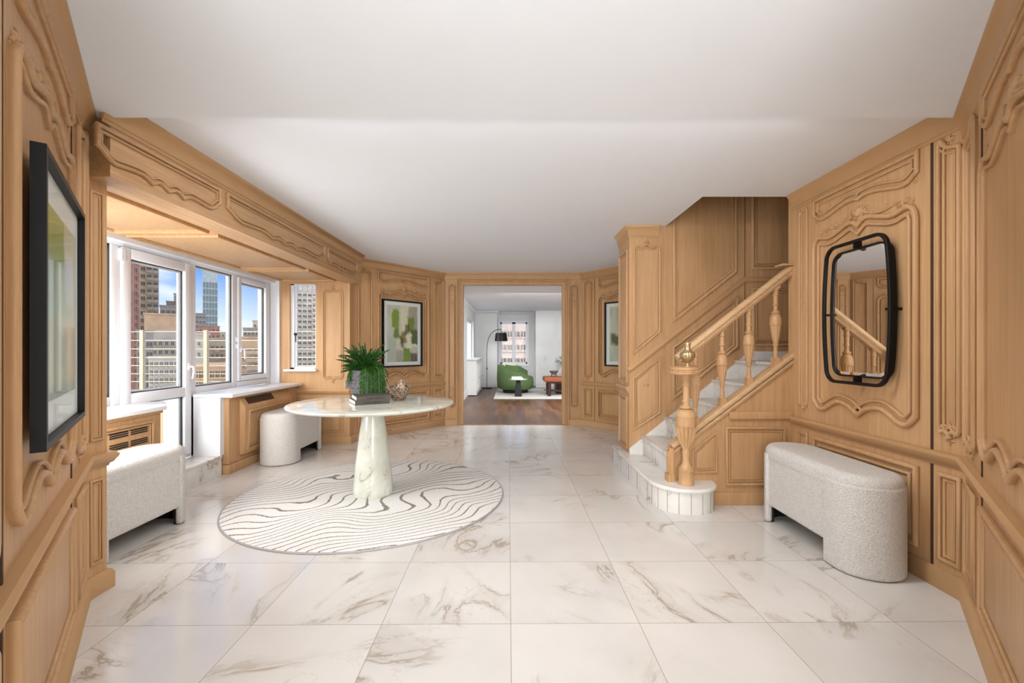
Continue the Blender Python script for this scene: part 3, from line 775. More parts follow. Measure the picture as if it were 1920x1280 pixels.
for k in range(2, 8):
    x0 = SX + (k - 2) * RUN; zt = .2 + RISE * (k - 1); x1 = 3.45 if k == 6 else x0 + RUN + .01
    if k > 6: break
    m = MB(); m.box(x0, x1, SPY + .03, SY, zt - RISE - .01, zt - .03); m.box(x0 - .022, x1, SPY + .03, SY, zt - .03, zt)
    s_ = m.build('step', 'marble', st, 0); bevel(s_, .004, 2)
# white skirting that climbs along the wall
m = MB()
zs = lambda x: .2 + (x - SX) * SLOPE + .225
m.prism([(1.2, .2), (3.45, .2), (3.45, 1.25), (2.42, 1.25), (2.36, zs(2.30)), (1.2, zs(1.2) - .06)], SY - .016, SY, lambda p, q, r: Vector((p, r, q)))
m.build('stair_skirting', 'marble', st, 0)
# outer string: panelled wall below the balusters
cap = lambda x: .502 + (x - 1.312) * .755          # top of the string
fo = Fr((0, SPY), (3, SPY), (1, 2))
m = MB(); m.prism([(1.312, 0), (XR, 0), (XR, cap(XR) - .03), (1.312, cap(1.312) - .03)], SPY, SPY + .058, lambda p, q, r: Vector((p, r, q)))
sp_ = m.build('outer_string', 'wood', st, 0)
T3 = lambda u, v, h: Vector((u, SPY + .03 - h, v))
m = MB(); pr = [(-.03, -.055), (-.03, .055), (-.012, .06), (0, .052), (.004, .04), (.004, -.04), (0, -.055)]
m.sweep([(1.30, cap(1.30) - .005), (XR, cap(XR) - .005)], pr, T3, closed=False); m.build('string_cap', 'woodr', sp_, 50)
QX = lambda px: (px - 960) / F * SPY
QZ = lambda py: EYE + (652 - py) / F * SPY
def polyo(pts, k=1.0): mould(sp_, fo, K([(QX(x), QZ(y), 'c') for x, y in pts]), scaled(PROF_S, k))
polyo([(1297, 886), (1345, 886), (1345, 806), (1297, 845)], .8)
polyo([(1359.5, 909), (1472, 909), (1472, 800), (1359.5, 800)])
m = MB(); m.box(QX(1366), XR, QZ(785), QZ(771), 0, .022, fo); bevel(m.build('rail_moulding', 'wood', sp_, 0), .005)
m = MB(); m.box(QX(1310), XR, 0, .105, 0, .014, fo); bevel(m.build('plinth', 'wood', sp_, 0), .005)
m = MB(); m.sweep([(1.296, cap(1.296) - .06), (XR, cap(XR) - .06)], [(-.028, 0), (-.026, .016), (-.01, .022), (0, .012), (.004, 0)], fo, closed=False); m.build('string_moulding', 'woodr', sp_, 50)
# scroll bracket at the foot of the string
fq = Fr((1.255, SPY - .02), (1.32, SPY - .02), (1.2, 2))
m = MB(); m.box(1.262, 1.312, SPY - .05, SPY + .03, .2, .262); m.box(1.276, 1.312, SPY - .04, SPY + .03, .262, .47)
for k in range(4): leaf(m, fq, .02, .27 + .04 * k, pi / 2 + .5, .07, .012, -.8); leaf(m, fq, .03, .27 + .04 * k, pi / 2 - .4, .06, .010, .8)
scroll(m, fq, .02, .45, .022, 1.3, 1, 0, .008)
m.build('scroll_bracket', 'wood', st, 60)
# handrail
hz = lambda x: 1.283 + (x - 1.482) * .79 + .015
m = MB(); hp = [(-.05, -.026), (-.05, .026), (-.035, .036), (-.02, .030), (-.012, .040), (.006, .042), (.022, .028), (.028, 0), (.022, -.028), (.006, -.042), (-.012, -.040), (-.02, -.030), (-.035, -.036), (-.05, -.026)]
T4 = lambda u, v, h: Vector((u, SPY + .03 - h, v))
m.sweep([(1.36, hz(1.36)), (XR - .0, hz(XR))], hp, T4, closed=False); hr = m.build('handrail', 'woodr', st, 50)
m = MB()
n = 60
for i in range(n):
    x = 1.42 + (XR - .02 - 1.42) * i / n; z = hz(x) - .036
    m.tube([(Vector((x, SPY + .03 - .038, z)), .0035), (Vector((x + .008, SPY + .03 - .040, z + .012)), .0035)], 5)
m.build('bead_carving', 'woodr', hr, 60)
m = MB(); m.box(XR - .10, XR, SPY - .03, SPY + .08, hz(XR) + .016, hz(XR) + .030); bevel(m.build('rail_end', 'woodr', hr, 0), .005)
# balusters
def fl(n, lo, hi, amt=.07): return lambda a, z: 1 - amt * (abs(cos(a * n / 2))) ** .5 if lo < z < hi else 1
BP = [(.018, 0), (.018, .01), (.012, .018), (.015, .04), (.011, .07), (.012, .095), (.018, .10), (.018, .108), (.014, .112), (.022, .15), (.031, .20), (.0365, .25), (.038, .268), (.0365, .272), (.0365, .30), (.034, .33), (.028, .35), (.018, .362), (.024, .366), (.026, .374), (.022, .38), (.013, .392), (.013, .43), (.018, .434), (.018, .440), (.014, .446), (.0145, .51), (.019, .514), (.019, .520), (.015, .526), (.017, .555), (.022, .562), (.022, .57)]
bal = None
for k in range(4):
    x = 1.515 + k * .221; z = cap(x) - .002
    if bal is None:
        m = MB(); m.lathe([(a_ * 1.22, b_) for a_, b_ in BP], (0, 0, .05), 60, fl(12, .12 + .0, .27, .20)); bal = m.build('baluster', 'wood', st, 50, local=True)
        b = bal
        m = MB(); m.prism([(-.026, -.055), (.026, -.012), (.026, .05), (-.026, .05)], -.026, .026, lambda p, q, r: Vector((p, r, q))); bb = m.build('base_block', 'wood', b, 0, local=True)
        m = MB(); m.prism([(-.024, .618), (.024, .618), (.024, .668), (-.024, .630)], -.024, .024, lambda p, q, r: Vector((p, r, q))); tb = m.build('top_block', 'wood', b, 0, local=True)
    else:
        b = copy_tree(bal, st)
    b.matrix_parent_inverse = Matrix.Identity(4)
    b.location = (x - 1.8, SPY + .03 - 4.1, z)
# newel post
NX, NY = 1.385, 3.545
NP = [(.056, 0), (.056, .008), (.053, .012), (.053, .105), (.056, .11), (.056, .118), (.048, .122), (.048, .135), (.040, .145), (.030, .165), (.024, .20), (.026, .23), (.029, .25), (.029, .27), (.026, .275), (.03, .29), (.048, .33), (.062, .38), (.071, .43), (.0735, .46), (.071, .464), (.072, .50), (.071, .54), (.073, .545), (.071, .55), (.064, .575), (.05, .592), (.03, .60), (.044, .605), (.047, .613), (.044, .62), (.026, .63), (.022, .65), (.028, .66), (.028, .668), (.022, .675), (.022, .78), (.028, .785), (.028, .795), (.024, .80), (.026, .83), (.034, .845), (.034, .87), (.02, .872)]
m = MB(); m.lathe([(a_ * 1.08, b_) for a_, b_ in NP], (NX, NY, .2), 96, fl(16, .29, .462, .18)); nw = m.build('newel_post', 'wood', st, 50)
m = MB(); m.lathe([(.105, 0), (.112, .008), (.112, .014), (.108, .018), (.108, .036), (.113, .040), (.113, .052), (.10, .060), (.05, .062)], (NX - .012, NY, 1.075), 48); m.build('newel_cap', 'wood', nw, 40)
m = MB()
for i in range(48):
    a = 2 * pi * i / 48; c_ = Vector((NX - .012 + .109 * cos(a), NY + .109 * sin(a), 1.093))
    m.tube([(c_, .004), (c_ + Vector((0, 0, .017)) + Vector((-sin(a), cos(a), 0)) * .006, .004)], 5)
m.build('cap_carving', 'wood', nw, 60)
m = MB(); m.lathe([(.03, 0), (.03, .008), (.016, .014), (.014, .026), (.024, .034), (.042, .05), (.056, .075), (.058, .095), (.05, .112), (.03, .125), (.022, .14), (.020, .165), (.026, .18), (.022, .19)], (NX + .012, NY, 1.137), 40, lambda a, z: 1 + .04 * sin(a * 12) if .03 < z < .17 else 1); m.build('brass_finial', 'brass', nw, 50)
# wall plates
m = MB(); m.box(PX(1201), PX(1221), PZ(731), PZ(712), 0, .006, fr); sw = m.build('switch_plate', 'brass', None, 0); bevel(sw, .003, 2); tag(sw, 'brass light switch plate on the panelling beside the stairs', 'switch')
for q in (1207.5, 1214.5):
    m = MB(); m.box(PX(q) - .004, PX(q) + .004, PZ(724.5), PZ(719), .006, .013, fr); m.build('toggle', 'brass', sw, 0)
ff = Fr(L4, L5); m = MB(); m.box(.50, .60, .045, .105, .024, .032, ff); so = m.build('socket_plate', 'socket', None, 0); bevel(so, .003, 2); tag(so, 'wood coloured power socket in the baseboard under the far left picture', 'socket')
for q in (.525, .565):
    m = MB(); m.box(q, q + .012, .066, .084, .032, .0325, ff); m.build('outlet', 'wooddark', so, 0)
# ------------------------------------------------------------------ rug and table
TX, TY = -1.215, 3.90
m = MB(); m.lathe([(0.01, 0), (1.125, 0), (1.132, .004), (1.132, .010), (1.122, .014), (0.01, .0145)], (0, 0, 0), 128, cap=False)
rug = m.build('round_rug', 'rug', None, 50); rug.location = (TX, TY, 0); tag(rug, 'round cream rug with brown contour lines under the marble table', 'rug')
m = MB(); m.tube([(Vector((1.132 * cos(2 * pi * i / 128), 1.132 * sin(2 * pi * i / 128), .006)), .0075) for i in range(128)], 8, True); m.build('rug_binding', plain('grey_binding', (176, 174, 174), .8), rug, 60, local=True)
tb = empty('pedestal_table', (TX, TY, .0145)); tag(tb, 'round marble table on a tapering pedestal, standing on the rug', 'table')
m = MB(); m.lathe([(.166, 0), (.17, .008), (.168, .05), (.145, .30), (.118, .52), (.096, .66), (.083, .72), (.080, .745), (.088, .768)], (0, 0, 0), 64); m.build('pedestal', 'tablemarble', tb, 50, local=True)
m = MB(); m.lathe([(.5, .768), (.675, .768), (.690, .775), (.697, .785), (.695, .792), (.686, .7955), (.5, .7955)], (0, 0, 0), 128); m.build('tabletop', 'tablemarble', tb, 40, local=True)
TT = .8105
# books
def book(x, y, z, rz, w, d, h, label, title_dx):
    r = empty('book', (x, y, z), rz); tag(r, label, 'book', 'books on the marble table')
    m = MB(); m.box(-w / 2, w / 2, -d / 2, d / 2, 0, .003); m.box(-w / 2, w / 2, -d / 2, d / 2, h - .003, h); m.box(-w / 2, w / 2, -d / 2, -d / 2 + .004, .003, h - .003)
    m.build('cover', 'book', r, 0, local=True)
    m = MB(); m.box(-w / 2 + .003, w / 2 - .006, -d / 2 + .004, d / 2 - .005, .003, h - .003); m.build('pages', 'paper', r, 0, local=True)
    for txt, sz, dx in (('INTERIOR', .011, -.03), ('DESIGN', .017, .03)):
        cu = bpy.data.curves.new('t', 'FONT'); cu.body = txt; cu.size = sz * 1.3; cu.extrude = .0006; cu.align_x = 'CENTER'
        to = bpy.data.objects.new('t', cu); COL.objects.link(to); bpy.context.view_layer.update()
        me = bpy.data.meshes.new_from_object(to); bpy.data.objects.remove(to)
        me.materials.clear(); me.materials.append(M('ink'))
        o = bpy.data.objects.new('spine_title', me); COL.objects.link(o); o.parent = r
        o.location = (dx + title_dx + (.01 if txt == 'DESIGN' else -.01), -d / 2 - .0006, h * .5 - sz * .45); o.rotation_euler = (R(90), 0, 0)
    return r
book(-1.239, 3.863, TT, R(30), .285, .27, .034, 'lower dark grey book of the two stacked on the marble table', 0)
book(-1.225, 3.872, TT + .0342, R(28), .285, .27, .034, 'upper dark grey book of the two stacked on the marble table', .01)
# fern in a stacked stone vase
FX, FY = -1.39, 4.17
pl = empty('potted_fern', (FX, FY, TT)); tag(pl, 'green drooping fern in a grey stacked stone vase, on the marble table behind the books', 'potted plant')
m = MB()
def rr(w, d, r=.015, n=4):
    out = []
    for cx, cy, a0 in ((w - r, d - r, 0), (-w + r, d - r, 90), (-w + r, -d + r, 180), (w - r, -d + r, 270)):
        for i in range(n + 1):
            a = R(a0 + 90 * i / n); out.append((cx + r * cos(a), cy + r * sin(a)))
    return out
for w_, z0_, z1_ in ((.088, 0, .10), (.145, .10, .175), (.092, .175, .27)):
    m.prism(rr(w_, .08), z0_, z1_, flat)
bevel(m.build('vase', 'vase', pl, 30, local=True), .005)
m = MB(); m.prism(rr(.08, .068), .27, .272, flat); m.build('soil', plain('dark_soil', (40, 30, 24), .9), pl, 0, local=True)
def frond(mb, base, az, L, elev, droop, leafl, n=34, w0=1.0, brush=False):
    p = Vector(base); e = elev; P = []
    for i in range(n):
        P.append((p.copy(), e)); st_ = L / n
        p = p + Vector((cos(az) * cos(e), sin(az) * cos(e), sin(e))) * st_
        e = max(-1.53, e - droop * st_ * (1 if e > -1.2 else .4))
    mb.tube([(q, .0018) for q, _ in P[::3]], 4)
    side = Vector((-sin(az), cos(az), 0))
    for i, (q, e) in enumerate(P):
        t_ = i / (n - 1); ll = leafl * (sin(pi * (.12 + .86 * t_)) ** .6)
        tg = Vector((cos(az) * cos(e), sin(az) * cos(e), sin(e))); nm = side.cross(tg)
        dirs = [side, -side]
        if brush: dirs = [side * cos(a) + nm * sin(a) for a in [random.random() * 6.28 + k * 1.25 for k in range(5)]]
        for d in dirs:
            d = (d + tg * .65 + Vector((random.uniform(-.15, .15), random.uniform(-.15, .15), random.uniform(-.15, .15)))).normalized()
            b_ = tg * (L / n * .55)
            mb.add([q - b_, q + d * ll * .55 - b_ * .6 + nm * .002, q + d * ll, q + d * ll * .55 + b_ * .9 - nm * .001, q + b_], [(0, 1, 2, 3, 4)])
for mat, seed in (('leaf', 1), ('leaf2', 2)):
    pass
MATS['leaf2'] = plain('fern_leaf_dark', (46, 98, 26), .5, var=.3, scale=22)
random.seed(3)
crown = MB(); fall = MB()
for i in range(84):
    az = random.random() * 2 * pi; el = random.uniform(.25, 1.45)
    L = (.185 + .12 * sin(el) ** 2) * random.uniform(.85, 1.08)
    frond(crown, (random.uniform(-.03, .03), random.uniform(-.03, .03), .262), az, L, el, random.uniform(1.5, 5.0), .022, 44, brush=True)
for i in range(38):
    az = R(-45) + random.uniform(-1.05, 1.05); 
    L = random.uniform(.36, .50)
    frond(fall, (.05 + random.uniform(-.03, .05), -.05 + random.uniform(-.02, .03), .275), az, L, random.uniform(.5, 1.0), random.uniform(11, 16), .0145, 64, brush=True)
for i in range(8):
    frond(fall, (.03, -.03, .27), R(-15) + random.uniform(-.3, .4), random.uniform(.36, .46), random.uniform(.4, .7), random.uniform(9, 13), .0135, 60, brush=True)
for i in range(14):
    az = R(180) + random.uniform(-.9, .9)
    frond(fall, (-.03, -.02, .27), az, random.uniform(.18, .26), .4, 14, .014, 40, brush=True)
crown.build('upright_fronds', 'leaf2', pl, 0, local=True); fall.build('hanging_fronds', 'leaf', pl, 0, local=True)
# open bronze bowl sculpture
bx, by = -1.025, 4.03
m = MB(); n = 96; k = 26; vs = []; fs = []
def rim(a):   # height of the edge round the sculpture, a = 0 to the right, -pi/2 to the camera
    d = (a + pi / 2 + pi) % (2 * pi) - pi
    h = .115 + .085 * math.exp(-((d - .55) / .48) ** 2) + .05 * math.exp(-((abs(d) - pi) / .9) ** 2) + .035 * math.exp(-((d + 1.15) / .3) ** 2)
    h -= .045 * math.exp(-((d + .35) / .28) ** 2)
    return h
for j in range(k):
    for i in range(n):
        a = 2 * pi * i / n; t_ = j / (k - 1); z = rim(a) * t_
        r = .045 + .062 * min(1, z / .11) ** .8 - .03 * max(0, (z - .11) / .09)
        vs.append((r * cos(a) * 1.0, r * sin(a) * .72, z))
holes = [(-pi / 2 - .30, .098, .026), (.6, .12, .02), (-2.5, .09, .016), (1.6, .1, .03), (-pi / 2 + .95, .13, .012)]
for j in range(k - 1):
    for i in range(n):
        a = 2 * pi * (i + .5) / n; z = rim(a) * (j + .5) / (k - 1)
        if any((((a - ha + pi) % (2 * pi) - pi) * .09) ** 2 + (z - hz_) ** 2 < hr_ ** 2 for ha, hz_, hr_ in holes): continue
        fs.append((j * n + i, j * n + (i + 1) % n, (j + 1) * n + (i + 1) % n, (j + 1) * n + i))
m.add(vs, fs); m.add([(v[0], v[1], 0.001) for v in vs[:n]], [tuple(range(n))])
for i in range(26):
    a = random.random() * 6.28; z = random.uniform(.03, .13); r = .05 + .055 * min(1, z / .11)
    c_ = Vector((r * cos(a), r * sin(a) * .72, z)); m.tube([(c_, .004), (c_ + Vector((random.uniform(-.012, .012), random.uniform(-.012, .012), .012)), .003)], 5)
bz = m.build('bronze_bowl', 'bronze', None, 60); bz.location = (bx, by, TT)
sd = bz.modifiers.new('thick', 'SOLIDIFY'); sd.thickness = .006; sd.offset = -1
tag(bz, 'rough bronze bowl sculpture with open holes, on the marble table right of the fern', 'sculpture')
m = MB(); m.tube([(Vector((-.085, -.02, .12)), .0035), (Vector((-.092, -.01, .19)), .003), (Vector((-.125, .0, .26)), .002)], 6); m.tube([(Vector((-.088, -.02, .12)), .0035), (Vector((-.105, -.01, .17)), .003), (Vector((-.135, .0, .22)), .002)], 6)
m.build('bronze_twig', 'bronze', bz, 60, local=True)

# ------------------------------------------------------------------ boucle benches
def bench(x, y, label, flip=1, L=1.03, Wd=.40):
    """round solid block at the near end (-y), thin curved leg at the far end; x = centre line"""
    root = empty('upholstered_bench', (x, y, 0)); tag(root, label, 'bench', 'cream boucle benches')
    w = Wd / 2
    def stad(y0, y1, w, n=20, near=True, far=True):
        P = []
        if near: P += [(w * cos(a), y0 + w + w * .95 * sin(a)) for a in [pi + pi * i / n for i in range(n + 1)]]
        else: P += [(-w, y0), (w, y0)]
        if far: P += [(w * cos(a), y1 - w + w * .95 * sin(a)) for a in [pi * i / n for i in range(n + 1)]]
        else: P += [(w, y1), (-w, y1)]
        return P
    m = MB(); m.prism(stad(-L / 2 + .004, L / 2 - .01, w - .018), .125, .515, flat); bevel(m.build('seat_body', 'boucle', root, 30, local=True), .015, 4)
    m = MB(); m.prism(stad(-L / 2 + .006, L / 2 - .008, w - .012), .44, .568, flat); bevel(m.build('seat_cushion', 'boucle', root, 30, local=True), .046, 7)
    m = MB(); m.prism(stad(-L / 2, -L / 2 + .275, w, far=False), .004, .512, flat); bevel(m.build('block_leg', 'boucle', root, 30, local=True), .014, 4)
    # curved thin leg
    arc = [pi * (.03 + .94 * i / 24) for i in range(25)]
    t_ = .045
    outer = [(w * cos(a), L / 2 - w + w * .95 * sin(a)) for a in arc]; inner = [((w - t_) * cos(a), L / 2 - w + (w - t_) * .95 * sin(a)) for a in reversed(arc)]
    m = MB(); m.prism(outer + inner, .004, .505, flat); bevel(m.build('curved_leg', 'boucle', root, 30, local=True), .018, 4)
    arc2 = [pi * (.05 + .90 * i / 24) for i in range(25)]
    o2 = [((w - t_ - .001) * cos(a), L / 2 - w + (w - t_ - .001) * .95 * sin(a)) for a in arc2]; i2 = [((w - t_ - .012) * cos(a), L / 2 - w + (w - t_ - .012) * .95 * sin(a)) for a in reversed(arc2)]
    m = MB(); m.prism(o2 + i2, .004, .13, flat); m.build('black_inner_face', 'darkfoot', root, 0, local=True)
    return root
bench(2.065, 2.935, 'cream boucle bench standing alone against the right wall under the mirror', L=1.04, Wd=.385)
bench(-2.600, 2.90, 'nearest cream boucle bench on the left, half hidden behind the oak pier')
bench(-2.605, 5.29, 'cream boucle bench beside the window, behind the marble table', L=.98)

# ------------------------------------------------------------------ mirror
fm = Fr((XR, 2.612), (XR, 3.168), (0, 3)); mw = fm.L
mr = empty('wall_mirror', (XR, 2.964, 1.52)); tag(mr, 'tall rounded mirror in a black metal frame on the right wall', 'mirror')
def mirror_outline(w, h, r, bow, n=8):
    P = []
    for sx, sy, a0 in ((1, 1, 0), (-1, 1, 90), (-1, -1, 180), (1, -1, 270)):
        for i in range(n + 1):
            a = R(a0 + 90 * i / n)
            P.append((sx * (w / 2 - r) + r * cos(a), sy * (h / 2 - r) + r * sin(a)))
        if (sx, sy) in ((-1, 1), (1, -1)) and bow:
            for i in range(1, 10):
                yy = sy * (h / 2 - r) * (1 - 2 * i / 10); P.append((sx * (w / 2 + bow * (1 - (yy / (h / 2 - r)) ** 2)), yy))
    return P
zc = 1.515; uc = mw / 2
SK = lambda P: [fm(uc + p[0], zc + p[1], 0) for p in P]
out = mirror_outline(mw - .045, .92, .085, .022)
m = MB(); m.sweep(out, [(-.010, -.009), (.010, -.009), (.010, .012), (-.010, .012), (-.010, -.009)], lambda u, v, h: fm(uc + u, zc + v, .075 + h)); fo_ = m.build('outer_frame', 'black', mr, 0); bevel(fo_, .003, 2)
inn = mirror_outline(mw - .095, .83, .075, .018)
m = MB(); m.sweep(inn, [(-.006, -.03), (.003, -.03), (.003, .006), (-.006, .006), (-.006, -.03)], lambda u, v, h: fm(uc + u, zc + v, .045 + h)); m.build('inner_frame', 'black', mr, 0)
m = MB(); m.prism(mirror_outline(mw - .099, .826, .073, .018), .022, .042, lambda p, q, r: fm(uc + p, zc + q, r)); m.build('mirror_back', 'black', mr, 0)
# the glass leans very slightly and has a bevelled edge
m = MB(); A = mirror_outline(mw - .101, .824, .072, .018); B = mirror_outline(mw - .145, .78, .055, .018); n = len(A)
m.add([fm(uc + p[0], zc + p[1], .0425) for p in A] + [fm(uc + p[0], zc + p[1], .0465) for p in B], [(i, (i + 1) % n, n + (i + 1) % n, n + i) for i in range(n)] + [tuple(range(n, 2 * n))])
m.build('mirror_glass', 'mirror', mr, 0)
for c_, d_ in ((.41, .46), (-.46, -.41)):
    m = MB(); m.box(uc - .006, uc + .006, zc + c_, zc + d_, .03, .08, fm); m.build('frame_strut', 'black', mr, 0)
for s_ in (-1, 1):
    x0_ = uc + s_ * (mw / 2 - .035); m = MB(); m.box(min(x0_, x0_ + s_ * .028), max(x0_, x0_ + s_ * .022), zc - .008, zc + .008, .0, .08, fm); m.build('side_pivot', 'black', mr, 0)

# ------------------------------------------------------------------ pictures
def art(name, bg_, rects, seed=0.0, noise_amt=.075):
    t = NT(name); uv = t.n('ShaderNodeTexCoord').outputs['Generated']
    nz = t.n('ShaderNodeTexNoise'); nz.inputs['Scale'].default_value = 7; nz.inputs['Detail'].default_value = 6
    t.l(t.mapping(uv, (1, 1, 1), (0, 0, 0), (seed, seed * 2, 0)), nz.inputs['Vector'])
    vm = t.n('ShaderNodeVectorMath', operation='SUBTRACT'); t.l(nz.outputs['Color'], vm.inputs[0]); vm.inputs[1].default_value = (.5, .5, .5)
    vs_ = t.n('ShaderNodeVectorMath', operation='SCALE'); t.l(vm.outputs[0], vs_.inputs[0]); vs_.inputs['Scale'].default_value = noise_amt * 2.6
    va = t.n('ShaderNodeVectorMath', operation='ADD'); t.l(vs_.outputs[0], va.inputs[0]); t.l(uv, va.inputs[1])
    sp = t.n('ShaderNodeSeparateXYZ'); t.l(va.outputs[0], sp.inputs[0]); X, Y = sp.outputs[0], sp.outputs[1]
    st_ = t.noise(t.mapping(uv, (30, 2.5, 1), (0, 0, 0), (seed, 0, 0)), 1, 5)
    c = t.mix(t.smooth(t.noise(uv, 3.5, 5), .35, .65), lin(*bg_[0]), lin(*bg_[1]))
    for (x0, x1, y0, y1, rgb, soft, op) in rects:
        a = t.math('MULTIPLY', t.smooth(X, x0 - soft, x0 + soft), t.smooth(X, x1 - soft, x1 + soft, 1, 0))
        b = t.math('MULTIPLY', t.smooth(Y, y0 - soft, y0 + soft), t.smooth(Y, y1 - soft, y1 + soft, 1, 0))
        f = t.math('MULTIPLY', t.math('MULTIPLY', a, b), t.smooth(st_, .22, .45, op * .7, op))
        c = t.mix(f, c, lin(*rgb))
    t.bump(st_, .15, .001)
    return t.set(c, .6)
def picture(fr, u0, u1, v0, v1, h, fw, mount, mat, label, fd=.03):
    c0 = fr((u0 + u1) / 2, (v0 + v1) / 2, 0)
    r = empty('framed_picture', c0); tag(r, label, 'picture')
    g = lambda u, v, hh: fr(u, v, h + hh)
    m = MB(); m.sweep([(u0, v0), (u1, v0), (u1, v1), (u0, v1)], [(0, 0), (0, fd), (fw, fd), (fw, .008), (fw, 0)], g); m.build('frame', 'black', r, 0)
    m = MB(); m.box(u0 + fw * .5, u1 - fw * .5, v0 + fw * .5, v1 - fw * .5, -.0 , .010, g); m.build('mount', 'mat', r, 0)
    # canvas in its own axes so the painting runs left-right, bottom-top
    a, b, c_, d = u0 + mount[0], u1 - mount[0], v0 + mount[1], v1 - mount[1]
    me = bpy.data.meshes.new('painting'); W_, H_ = b - a, d - c_
    me.from_pydata([(0, 0, 0), (W_, 0, 0), (W_, H_, 0), (0, H_, 0), (0, 0, -.003), (W_, 0, -.003), (W_, H_, -.003), (0, H_, -.003)], [], [(0, 1, 2, 3), (7, 6, 5, 4), (0, 4, 5, 1), (1, 5, 6, 2), (2, 6, 7, 3), (3, 7, 4, 0)])
    me.materials.append(mat); o = bpy.data.objects.new('painting', me); COL.objects.link(o); o.parent = r
    flip = fr.U.cross(Vector((0, 0, 1))).dot(fr.N) < 0
    Ux = -fr.U if flip else fr.U; org = g(b if flip else a, c_, .0135)
    Mx = Matrix((Ux, Vector((0, 0, 1)), fr.N)).transposed().to_4x4(); Mx.translation = org - c0
    o.matrix_basis = Mx
    m = MB(); m.box(u0 + fw, u1 - fw, v0 + fw, v1 - fw, .0155, .0175, g); m.build('glass', 'picglass', r, 0)
    return r
GA = [(.0, 1, .0, .55, (198, 194, 176), .1, .6), (.02, .30, .0, .42, (176, 184, 172), .06, .8), (.42, .75, .45, 1.0, (222, 214, 186), .04, .9), (.70, 1.0, .55, 1.0, (160, 148, 132), .05, .8),
      (.15, .36, .62, .92, (124, 150, 42), .02, .95), (.22, .38, .44, .62, (98, 128, 36), .03, .9), (.66, .88, .52, .82, (106, 132, 40), .03, .95), (.78, 1.02, .28, .58, (72, 88, 46), .03, .95),
      (.44, .62, .36, .52, (138, 116, 44), .04, .9), (.56, .72, .48, .64, (70, 62, 38), .03, .8), (.36, .52, .26, .46, (74, 54, 40), .035, .85), (.62, .80, .28, .50, (226, 220, 196), .03, .9),
      (.28, .44, .18, .40, (216, 210, 190), .04, .8), (.50, .74, -.1, .27, (112, 142, 44), .02, .95), (.74, 1.1, -.1, .16, (84, 66, 54), .03, .9), (.72, .98, .26, .31, (226, 222, 200), .02, .9), (.3, .5, -.1, .2, (150, 146, 136), .03, .7)]
ff = Fr(L4, L5)
def pu(fr, x, y): return along(fr, (x, y))
ua, ub = pu(ff, -1.91, 6.457), pu(ff, -1.446, 7.018)
picture(ff, ua, ub, 1.00, 1.995, .022, .022, (.085, .075), art('green_abstract', ((206, 202, 186), (188, 186, 168)), GA, 1.3), 'abstract green painting with white mount, on the far left panel behind the fern', .035)
fg = Fr(R5, R4); ua2 = pu(fg, 1.487, 7.016)
GB = [(.0, 1, .0, 1, (190, 190, 176), .1, .4), (.05, .5, .3, .5, (62, 76, 34), .04, .9), (.35, .7, .35, .75, (96, 128, 44), .04, .9), (.1, .4, .0, .3, (176, 184, 172), .05, .8), (.5, 1.0, .1, .35, (40, 70, 36), .05, .9), (.2, .6, .7, 1.0, (178, 178, 152), .05, .8), (.6, .9, .6, .9, (150, 170, 90), .05, .7)]
picture(fg, ua2, ua2 + .73, 1.00, 1.995, .022, .022, (.085, .075), art('green_abstract_pale', ((206, 204, 190), (176, 178, 160)), GB, 4.1), 'abstract green painting half hidden behind the stair wall, right of the doorway', .035)
fn = Fr(L0, L1); q0 = pu(fn, -1.267, 1.189)
LA = [(.0, 1, .72, 1.0, (170, 176, 92), .05, .75), (.0, .60, .72, 1.0, (150, 156, 60), .06, .8), (.55, 1.0, .4, 1.0, (214, 200, 172), .03, .85), (.0, .55, .42, .72, (160, 184, 176), .10, .8), (.0, .45, .0, .42, (178, 178, 150), .06, .8),
      (.35, .62, .38, .72, (196, 200, 160), .05, .8), (.6, .9, .55, .85, (228, 222, 212), .05, .7), (.45, 1.0, .36, .44, (226, 204, 176), .03, .8), (.66, 1.0, .05, .40, (206, 180, 156), .03, .7), (.45, .66, .0, .38, (186, 184, 168), .05, .7), (.0, 1.0, -.1, .06, (150, 158, 152), .04, .7)]
picture(fn, q0, q0 + .83, 1.005, 1.835, .022, .020, (.11, .12), art('pale_abstract', ((196, 200, 176), (176, 186, 168)), LA, 2.2, .035), 'large pale green and beige abstract painting on the nearest left wall', .032)

# ------------------------------------------------------------------ living room
LX = -1.2; LC = 2.49
m = MB(); m.box(-1.4, 4.2, 7.47, 16.0, -.12, 0); o = m.build('floor_living_room', 'parquet', smooth=0); o['kind'] = 'structure'
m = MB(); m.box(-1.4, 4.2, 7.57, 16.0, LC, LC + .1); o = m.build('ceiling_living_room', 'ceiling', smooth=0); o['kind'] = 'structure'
WLY0, WLY1 = 11.9, 13.9
m = MB(); m.box(LX - .2, LX, 7.57, WLY0, 0, LC); m.box(LX - .2, LX, WLY1, 14.6, 0, LC); m.box(LX - .2, LX, WLY0, WLY1, 0, .90); m.box(LX - .2, LX, WLY0, WLY1, 2.11, LC)
o = m.build('wall_living_left', 'whitewall', smooth=0); o['kind'] = 'structure'
m = MB(); m.box(LX - .2, -.49, 14.6, 15.4, 0, LC); o = m.build('wall_living_chimney', 'whitewall', smooth=0); o['kind'] = 'structure'
WX0, WX1, WZ0, WZ1 = -.40, .52, .74, 2.16
m = MB(); m.box(-.5, WX0, 15.2, 15.4, 0, LC); m.box(WX1, 4.2, 15.2, 15.4, 0, LC); m.box(WX0, WX1, 15.2, 15.4, 0, WZ0); m.box(WX0, WX1, 15.2, 15.4, WZ1, LC)
o = m.build('wall_living_far', 'whitewall', smooth=0); o['kind'] = 'structure'
